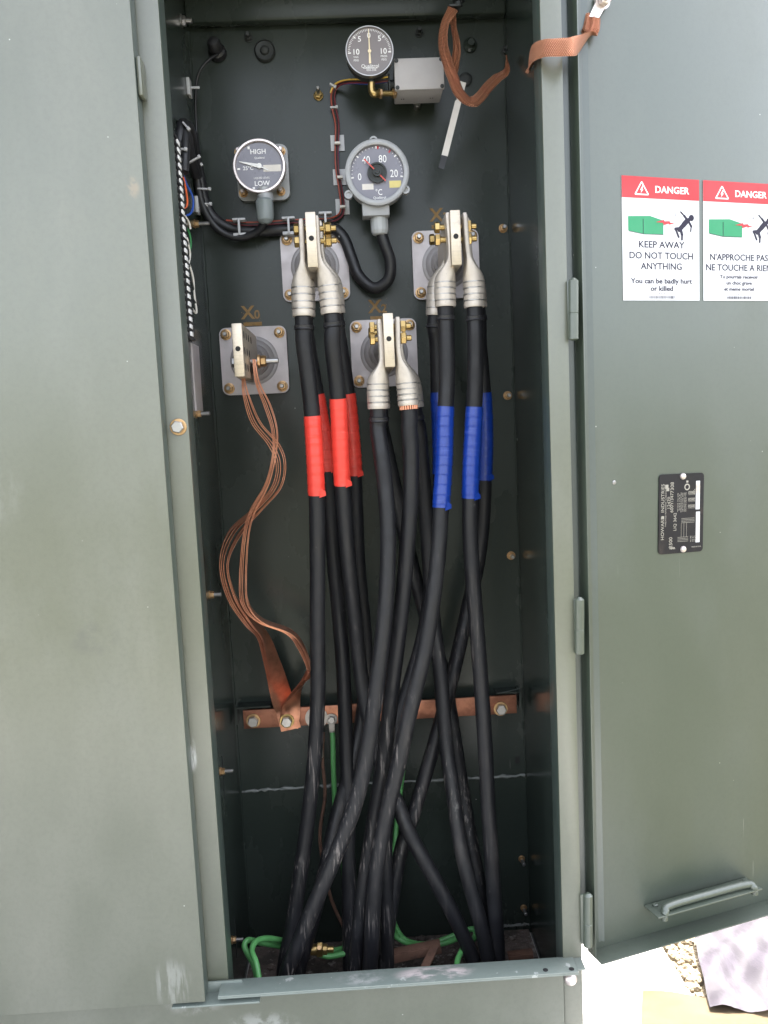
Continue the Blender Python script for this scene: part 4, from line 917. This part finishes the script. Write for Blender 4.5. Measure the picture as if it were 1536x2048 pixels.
# ================================================================== copper straps and ground bar
a = W(487, 1440, .362); c = W(1033, 1407, .362); zc_ = (a.z+c.z)/2; hb = .0190
t = thing('ground_bar', 'flat copper grounding bar bolted across the tank wall', 'busbar', ((a.x+c.x)/2, .365, zc_))
b = NB(); box2(b, (a.x, .3605, zc_-hb), (c.x, .367, zc_+hb), .0007); obj('copper_bar', b, 'copper', t)
b = NB(); x0 = W(474, 1440, .38).x; x1 = W(1040, 1405, .38).x
box2(b, (x0, .3672, zc_-.012), (x0+.003, .3995, zc_+.024)); box2(b, (x0, .3672, zc_+.0205), (x0+.07, .3995, zc_+.0232)); obj('bar_bracket', b, 'inner', t); b = NB(); box2(b, (x1-.003, .3672, zc_-.012), (x1, .3995, zc_+.024)); box2(b, (x1-.05, .3672, zc_+.0205), (x1, .3995, zc_+.0232))
obj('bar_bracket', b, 'inner', t); b = NB()
tube(b, spline([Vector((x0+.001, .368, zc_+.022)), Vector((x0+.004, .368, zc_+.034)), Vector((x0+.010, .37, zc_+.039)), Vector((x0+.014, .372, zc_+.036))], 6), .0013, 8)
obj('bracket_lip', b, 'inner', t); b = NB()
tube(b, spline([Vector((x1-.045, .368, zc_+.022)), Vector((x1-.01, .368, zc_+.028)), Vector((x1, .368, zc_+.034)), Vector((x1-.008, .37, zc_+.046))], 6), .0013, 8); obj('bracket_lip', b, 'inner', t)
for px, py, wm in ((507, 1441, 'bronze'), (574, 1441, 'brass'), (1001, 1417, 'bronze')):
    p = W(px, py, .3495 if wm == 'brass' else .3603); b = NB(); cyl(b, p, p+Vector((0, -.003, 0)), .0145, 28, .0006); w0 = obj('bar_washer', b, wm, t, loc=p)
    b = NB(); hexnut(b, p+Vector((0, -.003, 0)), (0, -1, 0), .0195, .010, random.random()); obj('hex_bolt', b, 'steel', w0)
def strap(label, base_pts, foils, wend):
    t = thing('copper_strap', label, 'copper strap', W(574, 1441, .355), 'laminated copper straps')
    for k in range(foils):
        q = k-(foils-1)/2; P = []; 
        for (px, py, y, spread, wx) in base_pts: P.append(W(px+(q+.22*math.sin(k*2.3+1))*spread*1.05, py, y))
        P = spline(P, 9); n = len(P); Wd = []
        for i in range(n):
            f_ = i/(n-1)*(len(base_pts)-1); wx = np.interp(f_, range(len(base_pts)), [z_[4] for z_ in base_pts]); vx = (P[i].x+.012)/(P[i].y+1.25)*math.cos(wx); Wd.append(Vector((math.sin(wx)+vx, math.cos(wx), 0)))
        b = NB(); ribbon(b, P, Wd, .0016, wend); obj('foil', b, 'foil', t)
strap('laminated copper strap bowing furthest left below the bare bushing', [(486, 752, .20, 1.0, 0), (492, 790, .20, 3, 0), (512, 845, .21, 5, 0), (548, 890, .22, 6, 0), (562, 930, .22, 5, 0), (552, 975, .23, 5, 0), (515, 1018, .24, 5, 0), (470, 1065, .25, 7, 0), (448, 1125, .26, 4.5, 0), (462, 1190, .27, 4.5, 0), (495, 1240, .28, 4, .1), (524, 1272, .30, 2.6, .25), (545, 1330, .325, 1.6, .6), (562, 1390, .342, .8, 1.1), (571, 1420, .352, .2, 1.5), (577, 1440, .355, .1, 1.57), (582, 1459, .356, .1, 1.57)], 5, .040)
strap('laminated copper strap on the right of the pair, kinking out above the ground bar', [(508, 720, .215, 1.2, 0), (515, 765, .215, 2.2, 0), (535, 812, .22, 3.6, 0), (549, 860, .22, 3, 0), (549, 905, .22, 2, 0), (535, 965, .22, 2, 0), (505, 1022, .23, 3, 0), (492, 1070, .24, 3, 0), (486, 1150, .25, 3.6, 0), (490, 1205, .26, 3.6, 0), (520, 1240, .27, 2.5, 0), (575, 1262, .28, 2.5, 0), (600, 1290, .29, 3, 0), (618, 1335, .30, 2, 0), (610, 1355, .315, 2, .1), (590, 1385, .335, 1.6, .5), (583, 1408, .346, .6, 1.0), (580, 1434, .350, .2, 1.5), (577, 1455, .3515, .2, 1.57)], 5, .038)
# small ring lugs on the bar
for px, py, r_ in ((633, 1435, .0225), (663, 1438, .0115)):
    p = W(px, py, .3603); t = thing('ground_lug', 'grey ring lug half hidden behind a black cable on the copper bar' if r_ > .015 else 'small tinned ring lug on the copper bar with a green wire', 'cable lug', p, 'ring lugs on the copper bar')
    b = NB(); lathe(b, [(r_, 0), (r_, .0025), (r_*.6, .003)], p, (0, -1, 0), 24); box(b, p+Vector((0, -.002, -r_*1.5)), (r_*1.0, .004, r_*1.6), .0008); obj('ring_tongue', b, 'tin', t)
    b = NB(); hexnut(b, p+Vector((0, -.003, 0)), (0, -1, 0), r_*1.15, .006, .3); obj('hex_bolt', b, 'steel', t)
    b = NB(); cyl(b, p+Vector((0, -.003, -r_*2.0)), p+Vector((0, -.003, -r_*3.6)), r_*.42, 12); obj('crimp_barrel', b, 'tin', t)
# braided bond straps
def braid(name, label, pts, wid, th, lobes=.0007):
    P = spline([W(x, y, d) for x, y, d, _ in pts], 10); n = len(P); Wd = []
    for i in range(n):
        f_ = i/(n-1)*(len(pts)-1); j = min(int(f_), len(pts)-2); a_ = Vector(pts[j][3]).lerp(Vector(pts[j+1][3]), f_-j); Wd.append(a_)
    b = NB(); ribbon(b, P, Wd, th, wid, lobes); return b
t = thing('braided_strap', 'flat copper braid hanging in a loop inside the cabinet top', 'braided strap', W(905, 20, .2))
H = (1, 0, 0)
b = braid('', '', [(906, 18, .24, (1, .2, 0)), (889, 50, .22, (.8, -.6, 0)), (886, 90, .21, (.8, -.6, 0)), (896, 128, .20, (.8, -.5, 0)), (906, 155, .19, (.9, -.2, 0)), (917, 183, .185, (.8, .1, .5)), (933, 200, .18, (.4, .3, .8)), (948, 203, .185, (.1, .4, .9)), (962, 192, .21, (-.3, .3, .8)), (976, 174, .24, (-.6, .1, .7)), (994, 156, .27, (-.4, .3, .6)), (1009, 144, .30, (-.3, .6, .5)), (1014, 118, .32, (.3, .9, 0))], .018, .003)
obj('braid', b, 'braid', t)
b = braid('', '', [(904, 14, .25, (1, .3, 0)), (907, 50, .24, (.7, .7, 0)), (914, 88, .23, (.8, .5, 0)), (912, 118, .215, (.8, .5, 0)), (905, 146, .20, (.9, 0, 0))], .016, .003); obj('braid', b, 'braid', t)
b = NB(); p = W(917, 12, .27); cyl(b, p, p+Vector((0, 0, .05)), .007, 16); hexnut(b, p+Vector((0, 0, .006)), (0, 0, 1), .020, .010); box(b, W(908, 18, .255), (.02, .03, .004), .001); obj('end_bolt', b, 'dark', t)
t = thing('braided_strap', 'bright copper braid bonding the open door across the right post', 'braided strap', WD(1196, 8))
d8 = WD(1193, 20).y-.008
b = braid('', '', [(1187, 32, d8, (.9, .2, -.3)), (1183, 55, d8-.004, (.85, .1, .5)), (1172, 78, d8-.012, (.6, .0, .8)), (1150, 92, -.03, (.15, 0, 1)), (1118, 95, -.032, (0, 0, 1)), (1088, 97, -.022, (0, .2, 1)), (1067, 106, .012, (0, .4, .9)), (1060, 120, .06, (.2, .7, .7)), (1062, 132, .12, (.3, .9, .3))], .0245, .004, .0010); obj('braid', b, 'braid', t)
b = NB(); p0, p1 = WD(1199, 6)+DN*.006, W(1186, 36, d8); R = Matrix((DU, -DN, Vector((0, 0, 1)))).transposed()
ax = (p1-p0).normalized(); poly(b, [p0+DU*.010, p0-DU*.010, p1-DU*.0085, p1+DU*.0085], .003, DN); lathe(b, [(.0125, -.002), (.0125, .003)], p0, DN, 24); obj('end_lug', b, 'bezelpink', t)
b = NB(); hexnut(b, p0+DN*.003, DN, .017, .010, .3); cyl(b, p0+DN*.002, p0+DN*.02, .005, 14, .001); obj('hex_nut', b, 'bezelpink', t)
# white marker strip
a, c, e = W(926, 165, .30), W(889, 312, .285), W(882, 338, .283); d = (c-a).normalized(); sx = Vector((d.z*-1, 0, d.x)).normalized()*.0056
t = thing('plastic_tag', 'long white plastic strip with a notch and black tip', 'plastic strip', a)
b = NB(); m_ = a.lerp(c, .24); mm = d*.004
poly(b, [a+sx, a-sx, m_-mm-sx, m_-sx*.55, m_+mm-sx, c-sx, c+sx, m_+mm+sx, m_+sx*.55, m_-mm+sx], .0025, (0, -1, 0)); obj('strip', b, 'plastic', t)
b = NB(); poly(b, [c+sx*.95+d*.0003, c-sx*.95+d*.0003, e-sx*.9, e+sx*.9], .0024, (0, -1, 0)); obj('tip', b, 'rubber', t)

# ================================================================== green and bare ground wires, things on the floor
GW = .0052
def gw(pts, lab, r=GW): wire('ground_wire', pts, r, 'green_wire', lab, 'wire', 'green ground wires', 12)
gw([(665, 1465, .355), (666, 1490, .35), (667, 1540, .345), (672, 1640, .34), (686, 1720, .33), (690, 1850, .30), (690, 1900, .25)], 'green wire hanging from the small ring lug on the copper bar')
gw([(786, 1470, .36), (783, 1540, .36), (782, 1620, .355), (779, 1700, .35), (775, 1760, .34), (778, 1850, .31), (790, 1872, .28)], 'green wire dropping behind the middle cables, left one of two')
gw([(806, 1540, .365), (800, 1590, .365), (793, 1650, .36), (790, 1690, .35), (780, 1770, .34), (786, 1830, .31)], 'green wire dropping behind the middle cables, right one of two')
gw([(515, 1962, .10), (508, 1930, .12), (494, 1905, .14), (489, 1890, .15), (498, 1880, .16), (525, 1886, .18), (560, 1892, .20), (600, 1900, .22), (650, 1903, .23), (692, 1896, .25)], 'green wire with the outer loop on the floor at the bottom left')
gw([(518, 1958, .085), (512, 1925, .10), (504, 1902, .12), (511, 1884, .14), (530, 1877, .16), (560, 1880, .19), (600, 1890, .23), (650, 1912, .21), (690, 1907, .22)], 'green wire with the inner loop on the floor at the bottom left')
gw([(786, 1835, .31), (792, 1855, .29), (806, 1876, .27), (826, 1886, .26), (850, 1888, .25), (885, 1880, .25), (920, 1866, .25), (944, 1858, .25), (952, 1866, .24), (945, 1882, .22), (930, 1895, .19)], 'green wire curling behind the rusty scraps on the floor')
gw([(782, 1862, .29), (795, 1875, .27), (815, 1886, .26), (850, 1892, .24), (890, 1886, .24), (918, 1876, .23), (935, 1876, .22), (925, 1898, .18), (916, 1918, .15), (912, 1945, .12)], 'green wire rising from the floor at the bottom right')
p = W(640, 1899, .215); t = thing('brass_clamp', 'brass ground clamp round the green wires on the floor', 'clamp', p)
b = NB(); ax = Vector((1, 0, -.05)); cyl(b, p-ax*.018, p+ax*.014, .010, 18, .001); hexnut(b, p-ax*.006, ax, .024, .012); cyl(b, p+ax*.012, p+ax*.026, .006, 14, .001); obj('clamp_body', b, 'brass', t)
b = NB(); cyl(b, p+Vector((0, -.008, .006)), p+Vector((0, -.018, .016)), .004, 10); obj('clamp_screw', b, 'bronze', t)
wire('bare_wire', [(646, 1465, .36), (645, 1520, .36), (650, 1590, .355), (640, 1680, .35), (660, 1790, .33), (690, 1860, .30)], .0034, 'rust', 'bare brown copper wire hanging behind the left cables', 'wire')
def scrap(lab, a, c, wd, th, name='rusty_angle'):
    a, c = Vector(a), Vector(c); d = (c-a); L = d.length; x, u_, v_ = frame_of(d, (0, 0, 1)); R = Matrix((x, v_, u_)).transposed()
    b = NB(); box(b, (a+c)/2, (L, wd, th), .001, R); box(b, (a+c)/2+v_*(wd/2)-u_*(wd*.45), (L*.995, th, wd*.9), .001, R); tag(obj(name, b, 'rust', loc=(a+c)/2), lab, 'scrap metal', 'rusty scraps on the floor')
scrap('long rusty steel angle lying on the floor behind the cables', W(782, 1905, .215), W(880, 1884, .215), .018, .004)
scrap('short rusty steel piece slanting towards the sill', W(872, 1890, .205), W(850, 1935, .155), .015, .004)
scrap('flat rusty offcut on the floor at the far right', W(1015, 1908, .24), W(1065, 1902, .24), .014, .004)
for i in range(26):
    x, y = random.uniform(-.25, .31), random.uniform(.10, .385); b = NB(); bmesh.ops.create_icosphere(b, subdivisions=1, radius=1.0)
    sc = [random.uniform(.004, .013) for _ in range(3)]
    for v in b.verts: v.co = Vector((v.co.x*sc[0]*random.uniform(.8, 1.2), v.co.y*sc[1]*random.uniform(.8, 1.2), v.co.z*sc[2]*.7*random.uniform(.8, 1.2)))+Vector((x, y, .010+sc[2]*.3))
    tag(obj('dirt_clod', b, 'dirt', None, 0, loc=(x, y, .010)), 'small grey brown clod on the dirt floor', 'clod', 'clods on the dirt floor')

# ================================================================== outside, bottom right
c4 = [WZ(1285, 1988, .0), WZ(1560, 2015, .0), WZ(1590, 2110, .0), WZ(1280, 2110, .0)]
b = NB(); n = 14; G = []
for i in range(n+1):
    row = []
    for j in range(n+1):
        p = c4[0].lerp(c4[1], i/n).lerp(c4[3].lerp(c4[2], i/n), j/n); row.append(b.verts.new(Vector((p.x, p.y, .006+.004*math.sin(i*.6)*math.cos(j*.5)+(.0015*random.random() if j else .001)))))
    G.append(row)
for i in range(n):
    for j in range(n): b.faces.new((G[i][j], G[i+1][j], G[i+1][j+1], G[i][j+1]))
bmesh.ops.solidify(b, geom=list(b.faces), thickness=.004); tag(obj('cardboard_sheet', b, 'card', loc=c4[0]), 'torn tan cardboard sheet on the ground by the open door', 'cardboard')
c4 = [WZ(1387, 1880, .0), WZ(1640, 1700, .0), WZ(1640, 2040, .0), WZ(1420, 2030, .0)]
b = NB(); n = 26; G = []
for i in range(n+1):
    row = []
    for j in range(n+1):
        p = c4[0].lerp(c4[1], i/n).lerp(c4[3].lerp(c4[2], i/n), j/n); hgt = .012+.004*math.sin(i*.55+.3*math.sin(j*.4))+.003*math.sin(j*.5+i*.35)+.0015*random.random()
        row.append(b.verts.new(Vector((p.x, p.y, hgt+.002))))
    G.append(row)
for i in range(n):
    for j in range(n): b.faces.new((G[i][j], G[i+1][j], G[i+1][j+1], G[i][j+1]))
bmesh.ops.solidify(b, geom=list(b.faces), thickness=.003); tag(obj('tarp', b, 'tarp', loc=c4[0]), 'crumpled mauve grey tarp on the gravel beyond the open door', 'tarp')
# loose stones along the edge of the pad
protos = []
for k in range(6):
    b = NB(); bmesh.ops.create_icosphere(b, subdivisions=2, radius=1.0)
    ax = (random.uniform(.8, 1.3), random.uniform(.7, 1.1), random.uniform(.5, .8))
    for v in b.verts: v.co = Vector((v.co.x*ax[0], v.co.y*ax[1], v.co.z*ax[2]))*(1+.18*math.sin(5*v.co.x+k)*math.cos(4*v.co.y+2*k))
    me = bpy.data.meshes.new('stone'); b.to_mesh(me); b.free(); me.materials.append(MT['gravel']); protos.append(me)
for i in range(190):
    px = random.uniform(1325, 1425); py = random.uniform(1870, 2050); p = WZ(px, py, -.004)
    if (px-1318)*163-(py-1885)*102 < 300 or px > 1378+(py-1880)*.22: continue
    o = bpy.data.objects.new('stone', random.choice(protos)); COL.objects.link(o); s = random.uniform(.004, .014); o.scale = (s, s, s); o.location = p; o.rotation_euler = (0, 0, random.uniform(0, 6))
    tag(o, 'loose tan stone in the gravel strip between pad and tarp', 'stone', 'stones in the gravel strip')
